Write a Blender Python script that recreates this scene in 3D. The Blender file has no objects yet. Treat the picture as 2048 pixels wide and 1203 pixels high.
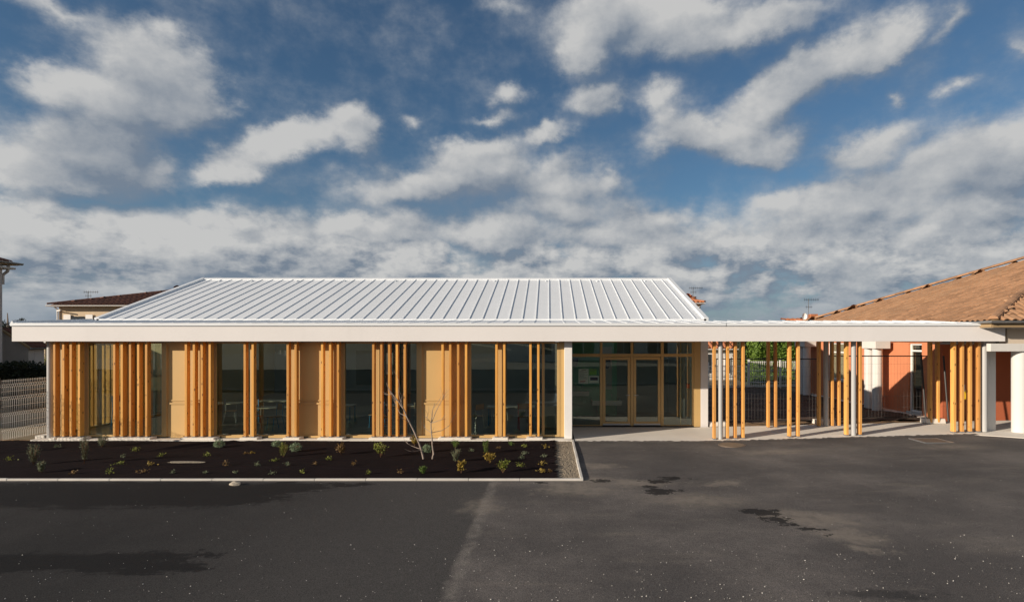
import bpy, bmesh, math, random
import numpy as np
from mathutils import Vector, Matrix
random.seed(7); rng = np.random.default_rng(7)
R = math.radians
SC = bpy.context.scene
COL = SC.collection
# ------------------------------------------------------------------ camera
F, CX, HY, H = 1150.0, 1098.0, 680.0, 2.73      # focal length and principal point in photo pixels, eye height
W_, H_ = 2048.0, 1203.0
def X(px, Y): return (px - CX) * Y / F
def Z(py, Y): return H + (HY - py) * Y / F
cd = bpy.data.cameras.new('camera'); cam = bpy.data.objects.new('camera', cd); COL.objects.link(cam)
cd.sensor_width = 36; cd.lens = 36 * F / W_
cd.shift_x = (W_ / 2 - CX) / W_; cd.shift_y = (HY - H_ / 2) / W_
cam.location = (0, 0, H); cam.rotation_euler = (R(90), 0, 0)
cd.clip_start = .1; cd.clip_end = 3000
SC.camera = cam
SC.view_settings.view_transform = 'Standard'; SC.view_settings.look = 'None'
SC.view_settings.exposure = .32; SC.view_settings.gamma = 1
SC.view_settings.use_curve_mapping = False
SC.cycles.max_bounces = 8; SC.cycles.transparent_max_bounces = 16
SC.cycles.sample_clamp_indirect = 6
# ------------------------------------------------------------------ light
SUN_EL = math.atan(.298); SUN_AZ = R(61)        # light travels towards +x (sin) and +y (cos)
sd = bpy.data.lights.new('sun', 'SUN'); sun = bpy.data.objects.new('sun', sd); COL.objects.link(sun)
sd.energy = 5.0; sd.angle = R(.5); sd.color = (1, .86, .70)
ldir = Vector((math.sin(SUN_AZ) * math.cos(SUN_EL), math.cos(SUN_AZ) * math.cos(SUN_EL), -math.sin(SUN_EL)))
sun.rotation_euler = ldir.to_track_quat('-Z', 'Y').to_euler()
sun.location = (-20, -12, 12)

class NT:
    """small helper for node trees"""
    def __init__(s, nt): s.nt = nt
    def n(s, typ, props=None, **ins):
        nd = s.nt.nodes.new('ShaderNode' + typ if not typ.startswith('Node') else typ)
        for k, v in (props or {}).items(): setattr(nd, k, v)
        for k, v in ins.items():
            key = int(k[1:]) if k[0] == 'i' and k[1:].isdigit() else k.replace('_', ' ')
            s.set(nd.inputs[key], v)
        return nd
    def set(s, sock, v):
        if isinstance(v, bpy.types.NodeSocket): s.nt.links.new(v, sock)
        else:
            if sock.type == 'RGBA' and len(v) == 3: v = (*v, 1)
            sock.default_value = v
    def math(s, op, a, b=None, c=None, clamp=False):
        ins = {'i0': a}
        if b is not None: ins['i1'] = b
        if c is not None: ins['i2'] = c
        return s.n('Math', {'operation': op, 'use_clamp': clamp}, **ins).outputs[0]
    def vmath(s, op, a, b=None):
        ins = {'i0': a}
        if b is not None: ins['i1'] = b
        nd = s.n('VectorMath', {'operation': op}, **ins)
        return nd.outputs[1] if op in ('LENGTH', 'DOT_PRODUCT', 'DISTANCE') else nd.outputs[0]
    def ramp(s, v, a, b, lo=0.0, hi=1.0, smooth=True):
        return s.n('MapRange', {'interpolation_type': 'SMOOTHSTEP' if smooth else 'LINEAR', 'clamp': True},
                   Value=v, From_Min=a, From_Max=b, To_Min=lo, To_Max=hi).outputs[0]
    def mix(s, f, a, b, blend='MIX'):
        nd = s.nt.nodes.new('ShaderNodeMix'); nd.data_type = 'RGBA'; nd.blend_type = blend
        s.set(nd.inputs[0], f); s.set(nd.inputs[6], a); s.set(nd.inputs[7], b)
        return nd.outputs[2]
    def noise(s, vec, scale, detail=4, rough=.5, w=None, **kw):
        nd = s.n('TexNoise', {'noise_dimensions': '3D'}, Vector=vec, Scale=scale, Detail=detail, Roughness=rough, **kw)
        return nd.outputs[0]

# ------------------------------------------------------------------ sky: Nishita air with clouds at their own directions
world = bpy.data.worlds.new('World'); SC.world = world; world.use_nodes = True
world.node_tree.nodes.clear()
SKY_STR = .1
# clouds given by their direction in the view: centre x, y, radius x, y, tilt, weight
CLOUDS = [
 (310,118,150,85,0,1),(390,185,110,70,10,1),(250,190,185,70,0,1),(110,165,140,55,-8,.9),(370,225,80,40,0,.8),
 (180,290,190,90,0,.95),(50,335,130,80,0,.9),(240,255,90,50,0,.9),(310,335,80,55,0,.7),(130,360,200,50,0,.7),
 (560,290,180,50,-22,.95),(450,340,90,38,-15,.95),(590,275,110,40,-18,1),(705,252,65,55,0,1.0),(640,300,60,30,0,.6),
 (825,240,45,28,0,.55),(900,355,250,45,-8,.95),(960,310,110,50,-10,1),(1095,278,75,24,-12,.7),(800,380,160,40,0,.7),
 (1012,192,60,32,0,.7),(990,236,80,18,0,.6),(1190,197,88,50,-12,.9),(1100,330,90,40,0,.6),
 (1290,45,230,75,0,1.1),(1165,85,70,60,-30,1),(1470,60,220,50,0,.9),(1560,25,170,40,0,.7),
 (1640,140,190,62,-20,1.0),(1765,92,90,52,-25,1),(1550,185,160,55,-8,.95),(1885,45,80,45,-40,.6),(1320,185,60,42,0,.7),
 (1420,262,150,45,0,1),(1500,290,120,50,5,.95),(1335,225,60,50,0,.7),(1570,300,80,35,0,.6),
 (1850,345,260,75,-12,1),(2000,320,150,80,0,1),(1700,400,170,55,-12,1),(1950,410,180,60,0,.95),(1580,420,140,40,-5,.85),
 (1202,355,45,32,0,.8),(1120,420,200,45,0,.8),(1300,440,150,50,0,.8),
 (120,20,190,40,0,.6),(1000,5,80,35,0,.5),(2040,105,40,60,0,.5),(1910,185,50,28,10,.55),(1785,200,32,22,0,.5),
 (1650,470,240,70,0,1),(1900,470,200,70,0,1),(1350,480,200,60,0,.9),(1180,470,160,50,0,.8),(1750,300,140,50,-15,.8),(1120,370,160,60,0,.8),(760,320,70,30,0,.5),(200,470,260,60,0,.95),(480,465,230,60,0,.95),(740,455,200,55,0,1),(980,470,180,55,0,.95),(60,430,90,60,0,.8),
]
def cloud_group():
    g = bpy.data.node_groups.new('cloud_cover', 'ShaderNodeTree')
    g.interface.new_socket('Vector', in_out='INPUT', socket_type='NodeSocketVector')
    g.interface.new_socket('Cover', in_out='OUTPUT', socket_type='NodeSocketFloat')
    t = NT(g); gi = t.n('NodeGroupInput'); go = t.n('NodeGroupOutput')
    p = gi.outputs[0]                                        # (azimuth, elevation, 0) in radians
    st = t.vmath('MULTIPLY', p, (1.0, 1.35, 1))
    warp = t.n('TexNoise', {'noise_dimensions': '3D'}, Vector=st, Scale=8.0, Detail=6.0, Roughness=.6).outputs[1]
    warp = t.vmath('MULTIPLY', t.vmath('SUBTRACT', warp, (.5, .5, .5)), (.13, .10, 0))
    q = t.vmath('ADD', p, warp)
    acc = None
    for (cx, cy, rx, ry, rot, w) in CLOUDS:
        u, v = (cx - CX) / F, (HY - cy) / F
        az = math.atan(u); c = math.sqrt(1 + u * u); el = math.atan(v / c)
        sx = rx / F / (1 + u * u); sy = ry / F / c * math.cos(el) ** 2
        m = t.n('Mapping', {'vector_type': 'TEXTURE'}, Vector=q, Location=(az, el, 0), Rotation=(0, 0, R(-rot)), Scale=(sx * 1.45, sy * 1.5, 1))
        b = t.n('TexGradient', {'gradient_type': 'SPHERICAL'}, Vector=m.outputs[0]).outputs[1]
        b = t.math('MULTIPLY', b, w)
        acc = b if acc is None else t.math('SMOOTH_MAX', acc, b, .35)
    acc = t.math('MULTIPLY', t.ramp(acc, -.02, .80), 1.0)
    sep = t.n('SeparateXYZ', Vector=p)
    el = sep.outputs[1]; az = sep.outputs[0]
    # rows of small cumulus low down, smaller and flatter towards the horizon
    lowp = t.n('CombineXYZ', X=az, Y=t.math('MULTIPLY', el, t.ramp(el, 0.0, .25, 3.6, 1.9, False)), Z=4.7).outputs[0]
    rows = t.noise(lowp, 7.5, 7, .58)
    band = t.math('MULTIPLY', t.ramp(el, .225, .15), t.ramp(rows, .34, .60, .66, 1.15))
    big = t.noise(st, 2.3, 3, .5)
    away = t.ramp(t.math('ABSOLUTE', az), .85, 1.15)          # round the rest of the sky the same broken cover
    rest = t.math('MULTIPLY', t.ramp(big, .36, .6, 0, .95), away)
    acc = t.math('MAXIMUM', t.math('MAXIMUM', acc, band), rest)
    f1 = t.noise(st, 10, 10, .6)
    f2 = t.noise(t.vmath('ADD', st, (3.1, 1.7, .4)), 34, 6, .62)
    d = t.math('ADD', acc, t.math('MULTIPLY', t.math('SUBTRACT', f1, .5), .85))
    d = t.math('ADD', d, t.math('MULTIPLY', t.math('SUBTRACT', f2, .5), .20))
    g.links.new(d, go.inputs[0])
    return g
def build_world():
    t = NT(world.node_tree)
    gen = t.n('TexCoord').outputs['Generated']
    s = t.n('SeparateXYZ', Vector=gen)
    az = t.math('ARCTAN2', s.outputs[0], s.outputs[1]); el = t.math('ARCSINE', s.outputs[2])
    p = t.n('CombineXYZ', X=az, Y=el, Z=0.0).outputs[0]
    g = cloud_group()
    def cover(v):
        nd = t.n('Group', {'node_tree': g}); t.set(nd.inputs[0], v); return nd.outputs[0]
    d0 = cover(p)
    d1 = cover(t.vmath('ADD', p, (-.012, .016, 0)))           # towards the sun: how much cloud stands in the way
    d2 = cover(t.vmath('ADD', p, (-.035, .05, 0)))
    lowz = t.ramp(el, .24, .14)
    alpha = t.ramp(d0, .17, .92)
    alpha = t.math('MAXIMUM', alpha, t.ramp(el, .10, .02, 0, .93))
    rel = t.math('ADD', t.math('MULTIPLY', t.math('SUBTRACT', d0, d1), t.math('ADD', .7, t.math('MULTIPLY', lowz, 1.0))), t.math('MULTIPLY', t.math('SUBTRACT', d0, d2), .55))
    lit = t.math('ADD', .55, rel)
    lit = t.math('ADD', lit, t.math('ADD', t.math('MULTIPLY', lowz, .08), -.16))
    lit = t.math('ADD', lit, t.math('MULTIPLY', t.math('SUBTRACT', t.noise(p, 6.0, 5, .5), .5), 1.9), clamp=True)
    k = 1 / SKY_STR
    cc = t.mix(lit, (.150 * k, .185 * k, .235 * k), (.455 * k, .455 * k, .45 * k))
    # far clouds low over the roofs sink into blue-grey air
    low = t.ramp(el, .10, .02)
    cc = t.mix(t.math('MULTIPLY', low, .72), cc, (.165 * k, .212 * k, .27 * k))
    sky = t.n('TexSky', {'sky_type': 'NISHITA', 'sun_disc': False, 'sun_elevation': SUN_EL, 'sun_rotation': R(180) + SUN_AZ,
                         'altitude': 200, 'air_density': 1.0, 'dust_density': .3, 'ozone_density': 2.5})
    sc = t.mix(1.0, sky.outputs[0], (.47, .575, .62), 'MULTIPLY')
    col = t.mix(t.math('MULTIPLY', alpha, .97), sc, cc)
    bg = t.n('Background', Color=col, Strength=SKY_STR)
    o = t.n('OutputWorld'); world.node_tree.links.new(bg.outputs[0], o.inputs[0])
build_world()
world.cycles.sampling_method = 'MANUAL'; world.cycles.sample_map_resolution = 512

# ------------------------------------------------------------------ materials
MATS = {}
def mat(name, col, rough=.6, var=.12, scale=3.0, bump=0.0, bscale=80.0, metal=0.0, rand=0.0, stretch=(1, 1, 1), col2=None, spec=.4, dirt=0.0):
    if name in MATS: return MATS[name]
    m = bpy.data.materials.new(name); m.use_nodes = True; nt = m.node_tree; nt.nodes.clear(); t = NT(nt)
    co = t.n('TexCoord').outputs['Object']
    oi = t.n('ObjectInfo').outputs['Random']
    off = t.n('CombineXYZ', X=t.math('MULTIPLY', oi, 37.0), Y=t.math('MULTIPLY', oi, 11.0), Z=t.math('MULTIPLY', oi, 23.0)).outputs[0]
    v = t.vmath('MULTIPLY', t.vmath('ADD', co, off), stretch)
    n1 = t.noise(v, scale, 5, .6)
    c2 = col2 or tuple(c * .55 for c in col)
    c = t.mix(t.ramp(n1, .3, .75, 0, min(1, var * 2.2), False), col, c2)
    if rand:
        c = t.mix(1.0, c, t.n('CombineColor', Red=t.math('ADD', 1 - rand / 2, t.math('MULTIPLY', oi, rand)),
                              Green=t.math('ADD', 1 - rand / 2, t.math('MULTIPLY', oi, rand)),
                              Blue=t.math('ADD', 1 - rand / 2, t.math('MULTIPLY', oi, rand))).outputs[0], 'MULTIPLY')
    if dirt:
        pos = t.n('NewGeometry').outputs['Position']
        st = t.noise(t.vmath('MULTIPLY', pos, (3.5, 3.5, .35)), 1.0, 5, .6)
        c = t.mix(t.ramp(st, .5, .75, 0, dirt), c, tuple(x * .5 for x in col))
    b = t.n('BsdfPrincipled', Base_Color=c, Roughness=rough, Metallic=metal)
    b.inputs['Specular IOR Level'].default_value = spec
    if bump:
        nb = t.noise(v, bscale, 4, .6)
        bp = t.n('Bump', Strength=bump, Distance=.02, Height=nb); nt.links.new(bp.outputs[0], b.inputs['Normal'])
    o = t.n('OutputMaterial'); nt.links.new(b.outputs[0], o.inputs[0])
    MATS[name] = m; return m
def timber_mat(name, c1, c2, knots=True):
    m = bpy.data.materials.new(name); m.use_nodes = True; nt = m.node_tree; nt.nodes.clear(); t = NT(nt)
    co = t.n('TexCoord').outputs['Object']; oi = t.n('ObjectInfo').outputs['Random']
    off = t.n('CombineXYZ', X=t.math('MULTIPLY', oi, 7.3), Y=t.math('MULTIPLY', oi, 3.1), Z=t.math('MULTIPLY', oi, 31.0)).outputs[0]
    v = t.vmath('ADD', co, off)
    n1 = t.noise(t.vmath('MULTIPLY', v, (26, 26, 1.1)), 1.0, 5, .6)
    n2 = t.noise(t.vmath('MULTIPLY', v, (3, 3, .8)), 1.0, 3, .5)
    c = t.mix(t.ramp(n1, .3, .7), c1, c2)
    c = t.mix(t.ramp(n2, .35, .7, 0, .45), c, tuple(x * .72 for x in c1))
    kn = t.n('TexVoronoi', {'feature': 'F1'}, Vector=t.vmath('MULTIPLY', v, (9, 9, 4.2)), Scale=1.0).outputs[0]
    c = t.mix(t.ramp(kn, .20, .10, 0, .85), c, (.10, .035, .012))
    g = t.math('ADD', .82, t.math('MULTIPLY', oi, .34))
    c = t.mix(1.0, c, t.n('CombineColor', Red=g, Green=t.math('ADD', .78, t.math('MULTIPLY', oi, .4)), Blue=g).outputs[0], 'MULTIPLY')
    b = t.n('BsdfPrincipled', Base_Color=c, Roughness=.55); b.inputs['Specular IOR Level'].default_value = .35
    bp = t.n('Bump', Strength=.25, Distance=.004, Height=n1); nt.links.new(bp.outputs[0], b.inputs['Normal'])
    o = t.n('OutputMaterial'); nt.links.new(b.outputs[0], o.inputs[0]); MATS[name] = m; return m
def glass_mat(name, tint, gloss=1.0, ior=1.6):
    m = bpy.data.materials.new(name); m.use_nodes = True; nt = m.node_tree; nt.nodes.clear(); t = NT(nt)
    co = t.n('NewGeometry').outputs['Position']
    wav = t.noise(co, .9, 2, .5)
    bp = t.n('Bump', Strength=.03, Distance=.05, Height=wav)
    geo = t.n('NewGeometry')
    c1 = t.math('SUBTRACT', 1.0, t.math('ABSOLUTE', t.vmath('DOT_PRODUCT', geo.outputs['Incoming'], geo.outputs['Normal'])), clamp=True)
    f0 = ((ior - 1) / (ior + 1)) ** 2
    fres = t.math('ADD', f0, t.math('MULTIPLY', t.math('POWER', c1, 5.0), 1 - f0))
    tr = t.n('BsdfTransparent', Color=tint); gl = t.n('BsdfGlossy', Color=(.95, 1, .98), Roughness=.0)
    nt.links.new(bp.outputs[0], gl.inputs['Normal'])
    mx = t.n('MixShader', i0=t.math('MULTIPLY', fres, gloss, clamp=True)); nt.links.new(tr.outputs[0], mx.inputs[1]); nt.links.new(gl.outputs[0], mx.inputs[2])
    o = t.n('OutputMaterial'); nt.links.new(mx.outputs[0], o.inputs[0]); MATS[name] = m; return m
def tile_field_mat():
    m = bpy.data.materials.new('clay_tile_field'); m.use_nodes = True; nt = m.node_tree; nt.nodes.clear(); t = NT(nt)
    g = t.n('NewGeometry'); ri = g.outputs['Random Per Island']; p = g.outputs['Position']
    c = t.mix(t.ramp(ri, 0, 1, 0, 1, False), (.29, .16, .088), (.41, .235, .13))
    c = t.mix(t.ramp(t.noise(p, .8, 4, .6), .4, .7, 0, .55), c, (.24, .15, .095))
    c = t.mix(t.ramp(t.noise(p, 14, 4, .6), .55, .75, 0, .5), c, (.42, .36, .26))
    b = t.n('BsdfPrincipled', Base_Color=c, Roughness=.85); b.inputs['Specular IOR Level'].default_value = .3
    o = t.n('OutputMaterial'); nt.links.new(b.outputs[0], o.inputs[0]); return m
M = dict(
 timber = timber_mat('timber', (.74, .385, .095), (.60, .275, .053)),
 timber_post = timber_mat('timber_post', (.73, .385, .115), (.60, .285, .068)),
 gold = mat('champagne_paint', (.56, .375, .155), .45, .06, 2, spec=.5),
 gold_panel = mat('champagne_panel', (.59, .395, .165), .5, .07, 1.2, spec=.4, rand=.05),
 fascia = mat('fascia_render', (.74, .72, .71), .75, .06, .6, bump=.03, bscale=40, dirt=.05),
 metal_white = mat('white_coated_metal', (.73, .765, .795), .42, .06, .7, rand=.06, spec=.5, bump=.10, bscale=2.2, dirt=.06),
 white = mat('white_paint', (.78, .77, .75), .55, .05, 2, dirt=.06),
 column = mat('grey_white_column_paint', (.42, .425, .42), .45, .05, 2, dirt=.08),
 render_white = mat('white_roughcast', (.63, .62, .595), .9, .06, 2, bump=.15, bscale=60, dirt=.1),
 soffit = mat('soffit_board', (.34, .24, .13), .7, .1, 2),
 concrete = mat('pale_concrete', (.74, .70, .63), .85, .12, 1.4, bump=.1, bscale=90),
 kerb = mat('kerb_concrete', (.56, .54, .50), .85, .2, 3, bump=.15, bscale=70, rand=.12),
 floor_in = mat('interior_floor', (.12, .115, .105), .3, .1, 2),
 wall_in = mat('interior_wall', (.34, .35, .32), .8, .05, 1),
 hall_wall = mat('hall_grey_wall', (.55, .56, .54), .8, .05, 1),
 green_tile = mat('green_tiled_wall', (.16, .50, .29), .3, .15, 3),
 ceil_in = mat('interior_ceiling', (.45, .44, .42), .9, .05, 1),
 orange = mat('orange_render', (.60, .225, .11), .9, .10, 1.5, bump=.12, bscale=70, dirt=.08),
 orange_shaded = mat('shaded_orange_render', (.45, .125, .055), .9, .10, 1.5, bump=.12, bscale=70),  # the orange render, its colour darkened for the shade inside the porch
 tile = mat('clay_tile', (.37, .205, .112), .85, .3, 9, rand=.5, col2=(.20, .12, .072)),
 tile_joined = tile_field_mat(),
 tile_far = mat('brown_clay_tile', (.17, .07, .042), .85, .5, 1.4, col2=(.09, .04, .028)),
 tile_red = mat('orange_clay_tile', (.50, .19, .085), .85, .5, 3, col2=(.30, .11, .05)),
 zinc = mat('zinc_gutter', (.34, .35, .36), .4, .15, 3, metal=.7),
 cream = mat('cream_render', (.62, .49, .34), .9, .1, 1, bump=.1, bscale=40, dirt=.1),
 grey_wall = mat('grey_roughcast', (.50, .46, .42), .95, .2, 2, bump=.5, bscale=22, dirt=.2),
 pink = mat('pink_render', (.62, .42, .37), .9, .1, 2),
 wire = mat('galvanised_wire', (.80, .80, .77), .45, .1, 5),
 site_wire = mat('site_fence_wire', (.22, .21, .20), .5, .1, 5, metal=.3),
 wire_pale = mat('pale_fence_wire', (.66, .65, .62), .5, .1, 5),
 tube = mat('dark_galvanised_tube', (.055, .052, .05), .45, .2, 5, metal=.5),
 soil = mat('bare_brown_soil', (.085, .052, .034), .95, .6, 3, bump=.3, bscale=6, col2=(.04, .025, .018)),
 straw = mat('straw_coloured_soil', (.27, .175, .09), .95, .6, 5, bump=.8, bscale=20, col2=(.13, .08, .045)),
 membrane = mat('planting_membrane', (.0125, .0085, .0095), .9, .35, 1.5, bump=.25, bscale=30, col2=(.007, .005, .0058), spec=.06),
 gravel = mat('pale_gravel', (.36, .30, .22), .95, .8, 30, bump=1.0, bscale=70, col2=(.18, .145, .105)),
 stone = mat('pale_stone', (.50, .44, .35), .9, .5, 8, bump=.6, bscale=30),
 pebble = mat('white_pebble', (.62, .60, .56), .8, .2, 8, rand=.5),
 ground = mat('rough_ground', (.20, .155, .10), .95, .7, .6, bump=.5, bscale=8, col2=(.09, .085, .045)),
 bark = mat('grey_bark', (.36, .29, .24), .85, .5, 14, bump=.4, bscale=60, stretch=(1, 1, .4)),
 twig = mat('brown_twig', (.16, .085, .045), .85, .3, 20),
 chair_wood = mat('beech_seat', (.34, .19, .09), .5, .15, 6),
 blue = mat('blue_steel_tube', (.03, .26, .55), .35, .05, 4),
 red = mat('red_plastic', (.48, .03, .045), .4, .05, 4),
 table_top = mat('pale_table_top', (.55, .50, .42), .3, .1, 4),
 chrome = mat('grey_steel_tube', (.55, .56, .56), .3, .05, 4, metal=.5),
 blue_plastic = mat('dark_blue_plastic', (.03, .04, .11), .4, .05, 4),
 black = mat('black_rubber', (.015, .015, .015), .7, .1, 4),
 paper = mat('white_paper', (.72, .70, .67), .8, .03, 4),
 ink = mat('grey_print', (.12, .11, .11), .8, .03, 4),
 ink_red = mat('red_print', (.45, .06, .07), .8, .03, 4),
 paper_green = mat('green_paper', (.22, .45, .05), .8, .05, 4),
 yellow = mat('yellow_paint', (.75, .48, .02), .5, .05, 4),
 iron = mat('cast_iron', (.16, .12, .09), .7, .3, 12, bump=.3, bscale=60),
 far_wall = mat('far_house_render', (.46, .42, .37), .9, .08, 1),
 glass_dark = mat('dark_window_pane', (.03, .035, .04), .08, .05, 1, spec=.6),
 glass = glass_mat('window_glass', (.82, .87, .82), 1.7),
 glass_hall = glass_mat('hall_glass', (.90, .95, .90), 1.7),
)
def leaf_mat(name, c1, c2, trans=.25):
    m = bpy.data.materials.new(name); m.use_nodes = True; nt = m.node_tree; nt.nodes.clear(); t = NT(nt)
    co = t.n('TexCoord').outputs['Object']; ri = t.n('NewGeometry').outputs['Random Per Island']
    n1 = t.noise(co, 3.0, 3, .5)
    c = t.mix(t.ramp(ri, 0, 1, 0, 1, False), c1, c2)
    c = t.mix(t.ramp(n1, .35, .65, 0, .5), c, tuple(x * .6 for x in c1))
    d = t.n('BsdfPrincipled', Base_Color=c, Roughness=.6); d.inputs['Specular IOR Level'].default_value = .3
    tl = t.n('BsdfTranslucent', Color=c); mx = t.n('MixShader', i0=trans)
    nt.links.new(d.outputs[0], mx.inputs[1]); nt.links.new(tl.outputs[0], mx.inputs[2])
    o = t.n('OutputMaterial'); nt.links.new(mx.outputs[0], o.inputs[0]); MATS[name] = m; return m
L = dict(
 sage = leaf_mat('sage_leaf', (0.125, 0.156, 0.094), (0.250, 0.275, 0.163)),
 grey_green = leaf_mat('grey_green_leaf', (0.150, 0.213, 0.125), (0.312, 0.388, 0.237)),
 green = leaf_mat('green_leaf', (0.075, 0.149, 0.031), (0.181, 0.276, 0.053)),
 lime = leaf_mat('lime_leaf', (0.171, 0.207, 0.036), (0.297, 0.315, 0.063)),
 amber = leaf_mat('amber_leaf', (0.252, 0.180, 0.032), (0.378, 0.270, 0.054)),
 rust = leaf_mat('rusty_leaf', (.17, .10, .04), (.28, .18, .06)),
 hedge = leaf_mat('hedge_leaf', (0.088, 0.163, 0.025), (0.250, 0.375, 0.062)),
 dark = leaf_mat('shaded_hedge_leaf', (.018, .026, .014), (.045, .055, .028), .1),  # leaf colour darkened for the shade these hedges stand in
 pine = leaf_mat('pine_needle', (.010, .018, .014), (.022, .034, .024), .05),
)
def asphalt_mat():
    m = bpy.data.materials.new('asphalt'); m.use_nodes = True; nt = m.node_tree; nt.nodes.clear(); t = NT(nt)
    p = t.n('NewGeometry').outputs['Position']
    s = t.n('SeparateXYZ', Vector=p); x, y = s.outputs[0], s.outputs[1]
    fine = t.noise(p, 95, 4, .7); mid = t.noise(p, 6, 6, .65); big = t.noise(p, .55, 5, .6)
    streak = t.noise(t.vmath('MULTIPLY', p, (.35, 1.6, 1)), 1.2, 6, .65)
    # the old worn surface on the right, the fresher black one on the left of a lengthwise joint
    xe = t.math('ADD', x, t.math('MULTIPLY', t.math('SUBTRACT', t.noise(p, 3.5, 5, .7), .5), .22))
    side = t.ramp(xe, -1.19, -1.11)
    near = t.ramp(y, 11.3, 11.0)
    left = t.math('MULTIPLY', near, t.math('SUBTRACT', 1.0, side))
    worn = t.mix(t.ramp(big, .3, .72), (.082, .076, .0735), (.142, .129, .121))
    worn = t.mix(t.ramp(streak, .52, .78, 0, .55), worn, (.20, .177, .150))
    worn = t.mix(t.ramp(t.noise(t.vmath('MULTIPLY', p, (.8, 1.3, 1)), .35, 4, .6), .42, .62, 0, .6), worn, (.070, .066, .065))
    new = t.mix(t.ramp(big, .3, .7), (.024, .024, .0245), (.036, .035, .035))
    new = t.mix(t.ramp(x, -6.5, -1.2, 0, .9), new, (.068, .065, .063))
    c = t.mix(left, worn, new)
    seam = t.math('MULTIPLY', t.ramp(t.math('ABSOLUTE', t.math('SUBTRACT', xe, -1.06)), .14, .0, 0, .6), near)
    c = t.mix(t.math('MULTIPLY', seam, t.ramp(mid, .35, .6)), c, (.20, .185, .165))
    c = t.mix(t.ramp(mid, .25, .8, .0, .35), c, t.mix(.5, c, (.03, .03, .03)))
    c = t.mix(t.ramp(fine, .42, .68, 0, .75), c, t.mix(1.0, c, (2.0, 1.97, 1.93), 'MULTIPLY'))
    c = t.mix(t.ramp(fine, .50, .30, 0, .65), c, t.mix(1.0, c, (.3, .3, .3), 'MULTIPLY'))
    # damp and oily stains, each with its own outline
    wn = t.n('TexNoise', {'noise_dimensions': '3D'}, Vector=p, Scale=2.2, Detail=10.0, Roughness=.74)
    wq = t.vmath('ADD', p, t.vmath('MULTIPLY', t.vmath('SUBTRACT', wn.outputs[1], (.5, .5, .5)), (1.9, .8, 0)))
    wet = None
    def Yg(py): return H * F / (py - HY)
    stains = []
    for (px, py, rx, ry, w) in [(60,985,260,26,1),(250,985,260,30,1),(430,990,170,22,1),(560,975,110,14,.9),(30,1125,190,22,1),(200,1122,200,22,1),(300,1130,140,18,.9),(400,1107,50,6,.7),
                                (1345,955,26,4,1),(1310,961,22,4,1),(1322,980,34,7,1),(1300,972,22,4,.9),(1525,1024,42,8,1),(1555,1040,28,8,1),(1622,1054,26,5,.9),(1655,1068,14,4,.7),(320,1000,90,10,.8),(700,968,60,5,.8),(1080,965,18,3,.8),(1190,960,30,2.5,.8)]:
        Y = Yg(py); stains.append((X(px, Y), Y, rx * Y / F, (Yg(py - ry) - Yg(py + ry)) / 2, w))
    for (sx, sy, ax, ay, w) in stains:
        mp = t.n('Mapping', {'vector_type': 'TEXTURE'}, Vector=wq, Location=(sx, sy, 0), Scale=(ax * 1.5, ay * 1.5, 50))
        b = t.math('MULTIPLY', t.n('TexGradient', {'gradient_type': 'SPHERICAL'}, Vector=mp.outputs[0]).outputs[1], w)
        wet = b if wet is None else t.math('MAXIMUM', wet, b)
    wmask = t.ramp(t.math('ADD', t.math('ADD', wet, t.math('MULTIPLY', t.math('SUBTRACT', t.noise(t.vmath('MULTIPLY', p, (1.1, 4.5, 1)), 1.7, 6, .65), .5), t.math('MULTIPLY', wet, 2.4))), t.math('MULTIPLY', t.math('SUBTRACT', t.noise(p, 14, 7, .75), .5), .8)), .30, .46)
    dust = None
    for (px, py, rx, ry, rot, w) in [(1150,975,70,14,0,1),(1165,958,50,8,0,.9),(1200,931,45,5,0,.8),(1620,1035,90,16,-12,1),(1690,1070,70,14,-25,.9),(1740,1098,36,8,-20,1),(1440,965,50,5,12,.8),(1400,1000,120,14,-8,.7),(1270,965,70,7,0,.8),(1900,905,70,6,0,.6),(1560,905,90,6,0,.6),(965,1010,40,20,0,.6)]:
        Y = Yg(py)
        mp = t.n('Mapping', {'vector_type': 'TEXTURE'}, Vector=wq, Location=(X(px, Y), Y, 0), Rotation=(0, 0, R(rot)), Scale=(rx * Y / F * 1.6, (Yg(py - ry) - Yg(py + ry)) * .8, 50))
        b_ = t.math('MULTIPLY', t.n('TexGradient', {'gradient_type': 'SPHERICAL'}, Vector=mp.outputs[0]).outputs[1], w)
        dust = b_ if dust is None else t.math('MAXIMUM', dust, b_)
    c = t.mix(t.math('MULTIPLY', t.ramp(dust, .05, .7, 0, .6), t.ramp(mid, .3, .6, .4, 1)), c, (.27, .235, .195))
    c = t.mix(t.math('MULTIPLY', wmask, .85), c, (.012, .012, .0125))
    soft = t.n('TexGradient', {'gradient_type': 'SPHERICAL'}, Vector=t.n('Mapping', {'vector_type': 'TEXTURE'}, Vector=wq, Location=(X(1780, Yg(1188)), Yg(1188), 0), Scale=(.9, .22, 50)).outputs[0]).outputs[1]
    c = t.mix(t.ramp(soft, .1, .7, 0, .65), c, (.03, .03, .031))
    # old dragged crack line on the left
    b = t.n('BsdfPrincipled', Base_Color=c, Roughness=t.math('SUBTRACT', .92, t.math('MULTIPLY', wmask, .12))); b.inputs['Specular IOR Level'].default_value = .12
    hgt = t.math('ADD', fine, t.math('MULTIPLY', mid, .6))
    bp = t.n('Bump', Strength=.55, Distance=.012, Height=hgt); nt.links.new(bp.outputs[0], b.inputs['Normal'])
    o = t.n('OutputMaterial'); nt.links.new(b.outputs[0], o.inputs[0]); return m
M['asphalt'] = asphalt_mat()

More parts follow.
